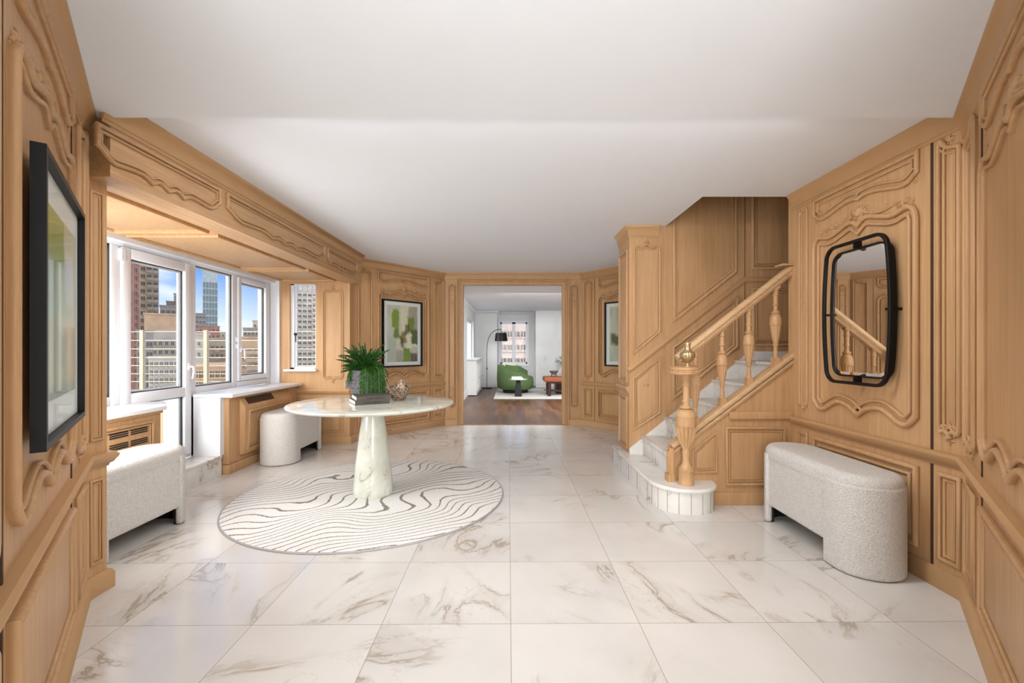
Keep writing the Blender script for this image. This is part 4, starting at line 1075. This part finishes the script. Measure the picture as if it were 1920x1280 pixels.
m = MB(); m.box(.77, 3.4, 14.45, 15.2, 0, LC - .0); o = m.build('wall_living_marble', 'wallmarble', smooth=0); o['kind'] = 'structure'
m = MB(); m.box(4.1, 4.2, 7.57, 15.4, 0, LC); o = m.build('wall_living_right', 'whitewall', smooth=0); o['kind'] = 'structure'
m = MB(); m.box(-1.4, -1.2, 7.5, 7.57, 0, LC); m.box(1.22, 4.2, 7.5, 7.57, 0, LC); o = m.build('wall_living_near', 'whitewall', smooth=0); o['kind'] = 'structure'
trim('trim_14', [(LX, 7.6), (LX, 14.6), (-.49, 14.6), (-.49, 15.2), (.77, 15.2)], [(0, -.08), (.01, -.075), (.02, -.05), (.05, -.03), (.05, 0), (0, 0)], -1, LC, 'whitewall')
trim('baseboard_living', [(LX, 7.6), (LX, 14.6), (-.49, 14.6), (-.49, 15.2), (.77, 15.2)], [(0, 0), (.02, 0), (.02, .16), (.01, .18), (0, .18)], -1, 0, 'whitewall')
def win_y(name, x0, x1, z0, z1, y):
    m = MB(); fw = .055
    T5 = lambda a, b, c: Vector((a, y + c, b))
    m.sweep([(x0 - .05, z0 - .05), (x1 + .05, z0 - .05), (x1 + .05, z1 + .05), (x0 - .05, z1 + .05)], [(0, 0), (0, -.02), (.05, -.02), (.05, 0)], T5)
    mid = (x0 + x1) / 2
    for a, b in ((x0, mid), (mid, x1)):
        m.box(a, a + fw, y + .04, y + .10, z0, z1); m.box(b - fw, b, y + .04, y + .10, z0, z1); m.box(a, b, y + .04, y + .10, z0, z0 + fw); m.box(a, b, y + .04, y + .10, z1 - fw, z1)
    w = m.build(name, 'pvc', None, 0); w['kind'] = 'structure'
    for a, b in ((x0, mid), (mid, x1)):
        m = MB(); m.box(a + fw, b - fw, y + .07, y + .075, z0 + fw, z1 - fw); m.build('pane', 'glass', w, 0)
    m = MB(); m.box(x0 - .08, x1 + .08, y - .05, y + .03, z0 - .07, z0 - .04); m.build('window_sill', 'pvc', w, 0)
    return w
win_y('window_3', WX0, WX1, WZ0, WZ1, 15.2)
m = MB(); frame_x(m, WLY0, WLY1, .90, 2.11, .07, LX - .14, LX - .08); m.box(LX - .14, LX - .08, 12.87, 12.93, .97, 2.04)
w4 = m.build('window_4', 'pvc', None, 0); w4['kind'] = 'structure'
m = MB(); m.box(LX - .115, LX - .11, WLY0 + .07, 12.87, .97, 2.04); m.build('pane', 'glass', w4, 0)
m = MB(); m.box(LX - .115, LX - .11, 12.93, WLY1 - .07, .97, 2.04); m.build('pane', 'glass', w4, 0)
# white radiator cabinet under the side window
rcb = empty('radiator_cabinet', (-1.06, 12.9, 0)); tag(rcb, 'white radiator cabinet under the side window of the living room', 'radiator cover')
m = MB(); m.box(LX, -.95, 11.9, 13.9, .02, .95); m.build('body', 'whitewall', rcb, 0)
m = MB(); m.box(LX, -.915, 11.86, 13.94, .95, .985); bevel(m.build('top', 'whitewall', rcb, 0), .008)
fx = Fr((-.95, 11.9), (-.95, 13.9), (0, 12))
for k in range(4): 
    m = MB(); m.sweep(outline(.08 + .47 * k, .50 + .47 * k, .12, .85), PROF_S, fx); m.build('door_panel', 'whitewall', rcb, 0)
for k in range(4):
    m = MB(); m.tube([(Vector((-.935, 12.38 + .47 * k, .45)), .008), (Vector((-.915, 12.38 + .47 * k, .45)), .012)], 8); m.build('knob', 'brass', rcb)
# rug
m = MB(); m.box(-.46, 3.2, 11.18, 14.0, 0, .018); lr = m.build('area_rug', 'livrug', None, 0); bevel(lr, .006); tag(lr, 'pale cream rectangular rug under the green armchair in the living room', 'rug')
# green armchair
ac = empty('armchair', (.10, 12.75, .018), R(0)); tag(ac, 'round green velvet armchair on the cream rug in the living room', 'armchair')
def shell(a0, a1, r0, r1, zfun, z0, mb, sc=(1, 1), n=48):
    vs = []; 
    for i in range(n + 1):
        a = a0 + (a1 - a0) * i / n; zt = zfun(a)
        ring = [(r1, z0 + .05), (r1 * 1.03, z0 + (zt - z0) * .45), (r1 * 1.0, zt - .05), (r1 * .965, zt - .015), ((r0 + r1) / 2, zt), (r0 * 1.03, zt - .015), (r0, zt - .05), (r0, z0 + .05), ((r0 + r1) / 2, z0)]
        vs += [(r * cos(a) * sc[0], r * sin(a) * sc[1], z) for r, z in ring]
    k = 9; fs = [(i * k + j, i * k + (j + 1) % k, (i + 1) * k + (j + 1) % k, (i + 1) * k + j) for i in range(n) for j in range(k)]
    fs += [tuple(range(k)), tuple(n * k + j for j in range(k - 1, -1, -1))]
    mb.add(vs, fs)
# back is towards the left, the opening looks right and away
m = MB(); shell(R(75), R(345), .36, .52, lambda a: .47 + .33 * (.5 + .5 * cos(a - R(185))) ** 1.1, .10, m); m.build('shell_back', 'green', ac, 60, local=True)
m = MB(); m.lathe([(.30, .10), (.47, .13), (.47, .36), (.44, .42), (.30, .44)], (.03, 0, 0), 40); m.build('seat', 'green', ac, 50, local=True)
m = MB(); m.lathe([(.36, 0), (.36, .11)], (0, 0, 0), 32); m.build('swivel_base', 'darkfoot', ac, 40, local=True)
def pillow(mb, c, w, h, t, rx, ry, rz):
    Mx = Matrix.Translation(c) @ Matrix.Rotation(rz, 4, 'Z') @ Matrix.Rotation(ry, 4, 'Y') @ Matrix.Rotation(rx, 4, 'X'); n = 10; vs = []
    for s_ in (1, -1):
        for i in range(n + 1):
            for j in range(n + 1):
                x, y = 2 * i / n - 1, 2 * j / n - 1
                b_ = ((1 - x * x) * (1 - y * y)) ** .4
                k_ = 1 - .06 * (x * x * (1 - y * y) * 0 + (1 - abs(x)) * abs(y) + (1 - abs(y)) * abs(x))
                vs.append(Mx @ Vector((x * w / 2 * k_, y * h / 2 * k_, s_ * t / 2 * b_)))
    q = (n + 1) ** 2
    fs = [(s_ * q + i * (n + 1) + j, s_ * q + i * (n + 1) + j + 1, s_ * q + (i + 1) * (n + 1) + j + 1, s_ * q + (i + 1) * (n + 1) + j) for s_ in (0, 1) for i in range(n) for j in range(n)]
    mb.add(vs, fs)
def cushion(c, w, h, t, rx, ry, rz, mat, label):
    m = MB(); pillow(m, Vector((0, 0, 0)), w, h, t, 0, 0, 0); o = m.build('cushion', mat, None, 60); o.location = c; o.rotation_euler = (rx, ry, rz); tag(o, label, 'cushion', 'cushions on the armchair'); return o
cushion((-.05, 12.92, .70), .46, .36, .14, R(75), 0, R(-4), 'pale', 'pale cushion at the back of the green armchair')
cushion((.02, 12.60, .655), .44, .30, .13, R(66), R(6), R(8), 'green', 'green cushion in front of the pale one on the armchair')
cushion((.30, 12.80, .58), .42, .36, .14, R(50), R(25), R(30), 'green', 'green cushion lying at the right of the armchair seat')
# round side table
sx_, sy_ = .165, 11.66
s3 = empty('side_table', (sx_, sy_, .018)); tag(s3, 'small round side table with black pedestal in front of the green armchair', 'side table')
m = MB(); m.lathe([(.235, 0), (.24, .006), (.235, .014), (.05, .015)], (0, 0, .44), 48); m.build('table_top', 'wallmarble', s3, 40, local=True)
m = MB(); m.prism([(-.095, 0), (.095, 0), (.055, .44), (-.055, .44)], -.08, .08, lambda p, q, r: Vector((p, r, q))); bevel(m.build('pedestal', 'black_stone', s3, 0, local=True), .012)
for i, (w_, dz, lab) in enumerate(((.30, 0, 'lower white book on the small side table'), (.26, .031, 'upper white book on the small side table'))):
    r = empty('book', (sx_ - .03 - .01 * i, sy_, .018 + .4555 + dz), R(4 - 9 * i)); tag(r, lab, 'book', 'books on the side table')
    m = MB(); m.box(-w_ / 2, w_ / 2, -.1, .1, 0, .003); m.box(-w_ / 2, w_ / 2, -.1, .1, .026, .029); m.box(-w_ / 2, w_ / 2, -.1, -.097, .003, .026); m.build('cover', 'mat', r, 0, local=True)
    m = MB(); m.box(-w_ / 2 + .004, w_ / 2 - .004, -.097, .096, .003, .026); m.build('pages', 'paper', r, 0, local=True)
# arc floor lamp
lp = empty('floor_lamp', (-.80, 14.15, 0)); tag(lp, 'black arc floor lamp behind the green armchair', 'floor lamp')
m = MB(); m.lathe([(.17, 0), (.17, .018), (.16, .022), (.01, .023)], (0, 0, 0), 40); m.build('base', 'black', lp, 40, local=True)
pts = [(0, .02), (0, .6), (0, 1.1), (.01, 1.35), (.045, 1.55), (.12, 1.71), (.22, 1.81), (.34, 1.865), (.455, 1.88)]
sm = smoothpath(pts, closed=False, sub=6)
m = MB(); m.tube([(Vector((a, 0, b)), .009) for a, b in sm], 8); m.build('pole', 'black', lp, 60, local=True)
m = MB(); m.tube([(Vector((0, 0, .60)), .016), (Vector((0, 0, .66)), .016)], 10); m.tube([(Vector((0, 0, .63)), .006), (Vector((.03, 0, .63)), .006)], 8); m.build('clamp', 'black', lp, 40, local=True)
m = MB(); m.tube([(Vector((.455, 0, 1.885)), .007), (Vector((.455, 0, 1.74)), .007)], 8); m.build('shade_holder', 'black', lp, 60, local=True)
m = MB(); m.lathe([(.165, 1.76), (.175, 1.76), (.205, 1.50), (.195, 1.50), (.165, 1.755)], (.455, 0, 0), 40, cap=False); m.lathe([(.16, 1.755), (.165, 1.758)], (.455, 0, 0), 40); m.build('lamp_shade', 'black', lp, 40, local=True)
# rust upholstered bench
bn = empty('padded_bench', (1.60, 11.95, .018)); tag(bn, 'rust velvet bench with dark wood frame at the right of the doorway', 'bench')
m = MB(); m.box(-.76, .76, -.32, .32, .37, .50); bevel(m.build('cushion_top', 'rust', bn, 0, local=True), .045, 5)
m = MB(); m.box(-.68, .68, -.26, .26, .33, .37); m.box(-.66, .66, -.03, .03, .10, .14); m.build('frame', 'walnut', bn, 0, local=True)
m = MB(); m.box(-.76, -.50, -.245, -.205, .155, .18); m.build('stretcher', 'walnut', bn, 0, local=True)
for sx2 in (-1, 1):
    for sy2 in (-1, 1):
        m = MB(); m.lathe([(.045, 0), (.05, .34)], (sx2 * .62, sy2 * .24, 0), 20); m.build('leg', 'walnut', bn, 40, local=True)
m = MB(); m.box(1.22, 2.0, 12.32, 12.9, .018, .36); dk = m.build('dark_box', 'walnut', None, 0); bevel(dk, .01); dk.name = 'storage_box'; tag(dk, 'dark brown low box standing behind the rust bench', 'box')
# footed bowl on it
m = MB(); m.lathe([(.02, .075), (.06, .078), (.105, .11), (.12, .155), (.112, .155), (.095, .115), (.02, .09)], (1.12, 11.9, .5195), 32)
bw = m.build('footed_bowl', 'bowl', None, 50); tag(bw, 'grey three-footed bowl on the rust bench', 'bowl')
for k in range(3):
    a = 2 * pi * k / 3 + .5
    m = MB(); m.tube([(Vector((1.12 + .05 * cos(a), 11.9 + .05 * sin(a), .602)), .018), (Vector((1.12 + .085 * cos(a), 11.9 + .085 * sin(a), .5205)), .012)], 8); m.build('foot', 'bowl', bw, 40)
# vase with olive branches
vz = empty('branch_vase', (1.52, 12.0, .518)); tag(vz, 'leafy branches in a vase on the rust bench, cut by the doorway', 'vase of branches')
m = MB(); m.lathe([(.05, 0), (.08, .05), (.085, .12), (.04, .2), (.035, .23)], (0, 0, 0), 32); m.build('vase', 'vase', vz, 40, local=True)
random.seed(11)
m = MB(); lm = MB()
for i in range(9):
    az = R(180) + random.uniform(-.9, .9); p = Vector((0, 0, .22)); e_ = random.uniform(.5, 1.2); P = []
    for k in range(9):
        P.append((p.copy(), .003)); p = p + Vector((cos(az) * cos(e_), sin(az) * cos(e_), sin(e_))) * .052; e_ -= random.uniform(0, .12)
    m.tube(P, 5)
    for q, _ in P[2:]:
        for k in range(3):
            d = Vector((random.uniform(-1, 1), random.uniform(-1, 1), random.uniform(-.5, 1))).normalized(); s_ = d.cross(Vector((0, 0, 1))).normalized() * .012
            lm.add([q, q + d * .025 + s_, q + d * .055, q + d * .025 - s_], [(0, 1, 2, 3)])
m.build('stems', 'walnut', vz, 0, local=True); lm.build('leaves', 'leafdark', vz, 0, local=True)
# ------------------------------------------------------------------ the city outside
def fac(name, rgb, rgb2=None, scale=.35, rough=.85):
    t = NT(name); o = t.obj()
    c = t.mix(t.smooth(t.noise(o, scale, 5), .35, .65), lin(*(rgb2 or tuple(x * .93 for x in rgb))), lin(*rgb))
    MATS[name] = t.set(c, rough)
fac('brick_red', (188, 142, 122), (172, 124, 106)); fac('facade_beige', (206, 190, 164)); fac('facade_white', (224, 210, 190)); fac('facade_orange', (214, 178, 142))
fac('facade_brown', (140, 116, 106)); fac('facade_grey', (168, 160, 152)); fac('glass_tower', (196, 204, 198)); fac('tower_frame', (206, 204, 194)); fac('pink_brick', (184, 166, 158))
fac('railing_paint', (226, 206, 176)); fac('terrace', (206, 190, 160))
MATS['dark_pane'] = plain('dark_window_pane', (122, 114, 104), .35, var=.3, scale=.3)
MATS['light_pane'] = plain('pale_window_pane', (172, 176, 172), .25, var=.25, scale=.3)
MATS['blue_pane'] = plain('blue_window_pane', (140, 152, 148), .5, var=.2, scale=.1)
def tower(px0, px1, py, Y, mat, label, cols, rows, floor_h, wmat='dark_pane', wfrac=.5, hfrac=.5, ztop_pad=1.2, depth=9, group=None, balcony=None, bottom=-70, col0=0, ncol=None, frame=True, name='building', bcols=None, thin=False):
    """one building, turned to look at the terrace; px0..px1 are its edges, py its top edge, Y its distance"""
    tm = (((px0 + px1) / 2) - 960) / F; ang = math.atan(tm)
    a0 = math.atan((px0 - 960) / F); a1 = math.atan((px1 - 960) / F)
    Rr = Y / cos(ang); w = 2 * Rr * math.tan((a1 - a0) / 2); zt = EYE + (652 - py) / F * Y
    r = empty(name, (tm * Y, Y, 0), -ang); tag(r, label, 'building', group)
    m = MB(); m.box(-w / 2, w / 2, 0, depth, bottom, zt); m.build('walls', mat, r, 0, local=True)
    m = MB(); m.box(-w / 2 - .25, w / 2 + .25, -.25, depth, zt, zt + .5); m.build('roof_ledge', mat, r, 0, local=True)
    if cols and rows:
        cw = w / cols; proto = None
        for c_ in range(col0, ncol or cols):
            for k in range(rows):
                if proto is None:
                    m = MB(); m.box(-cw * wfrac / 2, cw * wfrac / 2, -.12, .05, -floor_h * hfrac / 2, floor_h * hfrac / 2); o = m.build('window', wmat, r, 0, local=True); proto = o
                    if frame:
                        m = MB(); m.box(-.06, .06, -.18, 0, -floor_h * hfrac / 2, floor_h * hfrac / 2); m.box(-cw * wfrac / 2 - .1, cw * wfrac / 2 + .1, -.3, 0, -floor_h * hfrac / 2 - .25, -floor_h * hfrac / 2); fo2 = m.build('window_frame', mat, o, 0, local=True)
                else: o = copy_tree(proto, r)
                o.location = (-w / 2 + cw * (c_ + .5), 0, zt - ztop_pad - floor_h * (k + .5))
        if balcony:
            bp = None
            for c_ in (bcols or [cols - 1]):
                for k in range(rows):
                    if bp is None:
                        m = MB(); m.box(-cw * .48, cw * .48, -1.3, 0, -.2, 0); m.box(-cw * .48, cw * .48, -1.3, -1.2, 0, .95); o = m.build('balcony', balcony, r, 0, local=True); bp = o
                    else: o = bp.copy(); COL.objects.link(o)
                    o.location = (-w / 2 + cw * (c_ + .5), 0, zt - ztop_pad - floor_h * (k + .95))
    return r
tower(233, 262, 440, 170, 'brick_red', 'red brick slab of the tall apartment tower at the left', 2, 19, 3.0, 'dark_pane', .34, .62, 0, name='apartment_tower')
tower(262, 298, 452, 182, 'facade_beige', 'beige balconied side of the tall brick apartment tower', 3, 13, 3.0, 'dark_pane', .62, .5, 1, balcony='facade_beige', bcols=[1, 2], name='apartment_tower')
tower(271, 345, 590, 150, 'facade_orange', 'windowless orange block with few windows behind the white flats', 4, 3, 5, 'dark_pane', .16, .3, 8, col0=2, name='apartment_building')
tower(300, 330, 574, 200, 'facade_grey', 'grey rooftop plant house above the orange block', 3, 1, 3.4, 'dark_pane', .6, .5, 1, name='rooftop_house')
tower(312, 350, 566, 330, 'facade_brown', 'brown stepped tower beyond the orange block', 5, 10, 4, 'dark_pane', .5, .5, 1, name='office_tower')
tower(325, 343, 551, 332, 'blue', 'x', 0, 0, 3, name='office_tower') if False else None
tower(326, 346, 551, 345, 'facade_grey', 'narrow grey top of the brown stepped tower', 3, 3, 4, 'blue_pane', .6, .6, 1, name='office_tower')
tower(284, 352, 622, 134, 'facade_white', 'white flats with irregular windows below the orange block', 6, 6, 2.6, 'dark_pane', .42, .42, 2.2, name='apartment_building')
tower(256, 288, 622, 122, 'facade_grey', 'grey flats with wide dark windows beside the white flats', 2, 6, 2.8, 'dark_pane', .6, .42, 2, name='apartment_building')
tower(279, 335, 672, 110, 'facade_white', 'lower white flats in front with paired windows', 6, 5, 2.0, 'dark_pane', .5, .6, .5, name='apartment_building')
tower(380, 408, 508, 420, 'glass_tower', 'tall slender glass tower with pale crown', 5, 12, 6.4, 'blue_pane', .72, .8, 10, name='glass_tower', depth=20)
tower(366, 386, 588, 380, 'facade_grey', 'grey office slab left of the glass tower', 3, 8, 4, 'dark_pane', .6, .3, 1, name='office_tower')
tower(372, 412, 612, 300, 'brick_red', 'red brick rooftops at the foot of the glass tower', 5, 4, 4, 'dark_pane', .4, .5, 1, name='apartment_building')
tower(366, 392, 628, 120, 'facade_white', 'plain white building with one chimney window', 2, 6, 2.8, 'dark_pane', .3, .35, 1, name='apartment_building')
tower(408, 428, 622, 320, 'facade_beige', 'beige stepped block right of the glass tower', 3, 6, 3.4, 'dark_pane', .4, .4, 1, name='apartment_building')
tower(386, 446, 636, 150, 'facade_beige', 'beige apartment block with many dark windows', 7, 8, 2.7, 'dark_pane', .5, .4, 1.5, balcony='facade_beige', bcols=[2, 5], name='apartment_building')
tower(368, 448, 688, 70, 'facade_orange', 'low ochre roof with a dark window band', 8, 2, 1.6, 'dark_pane', .7, .6, .3, name='low_building')
tower(448, 500, 634, 140, 'facade_orange', 'sand coloured block with rows of wide windows', 4, 8, 2.5, 'dark_pane', .62, .34, 2.4, name='apartment_building', balcony='facade_beige', bcols=[1, 2])
tower(456, 500, 616, 220, 'facade_beige', 'stepped beige building in the right window pane', 6, 5, 3.4, 'dark_pane', .4, .4, .8, name='apartment_building')
tower(474, 500, 602, 232, 'facade_white', 'upper step of the beige building in the right pane', 3, 2, 3.4, 'dark_pane', .4, .4, .8, name='apartment_building')
tower(548, 604, 546, 230, 'facade_white', 'tall pale apartment tower seen through the narrow window', 6, 14, 2.75, 'dark_pane', .62, .42, .6, name='apartment_tower', balcony='facade_white', bcols=[4], depth=10)
tower(562, 590, 528, 245, 'facade_white', 'rooftop block of the pale tower in the narrow window', 3, 2, 3.0, 'light_pane', .3, .5, .5, name='rooftop_house')
tower(925, 1000, 560, 70, 'pink_brick', 'pink brick building with white bands outside the living room window', 6, 8, 2.1, 'dark_pane', .7, .4, 4.5, name='apartment_building', balcony='facade_white', bcols=[])
for k in range(0): pass
# haze-free ground far below
m = MB(); m.box(-600, 300, 40, 900, -72, -70); g = m.build('city_ground', 'facade_grey', None, 0); tag(g, kind='structure'); g.name = 'ground'
# terrace, its railing and the white wall at its end
m = MB(); m.box(-12.5, BX - .1, 2.0, 10.7, -.15, .12); tf = m.build('floor_terrace', 'terrace', None, 0); tf['kind'] = 'structure'
rl = empty('terrace_railing', (-7, 10.4, .12)); tag(rl, 'beige pipe railing at the end of the terrace outside', 'railing')
m = MB(); m.box(-12.4, -3.6, 10.35, 10.55, .12, .30); m.build('kerb', 'terrace', rl, 0)
for k, zz in enumerate((.50, .68, .87, 1.06, 1.26, 1.46, 1.66)):
    m = MB(); m.tube([(Vector((-12.4, 10.4, zz)), .011), (Vector((-3.6, 10.4, zz)), .011)], 8); m.build('rail', 'railing_paint', rl, 60)
for x in (-11.6, -10.1, -8.63, -7.14, -5.66, -4.2):
    m = MB(); m.box(x - .04, x + .04, 10.36, 10.44, .3, 1.70); m.build('post', 'railing_paint', rl, 0)
m = MB(); m.box(-7.0, -3.76, 5.0, 5.18, .12, .79); o = m.build('wall_terrace_parapet', 'facade_orange', None, 0); o['kind'] = 'structure'
m = MB(); m.box(-3.48, BX - .1, 6.1, 6.3, -.1, 2.6); o = m.build('wall_terrace_end', 'whitewall', None, 0); o['kind'] = 'structure'
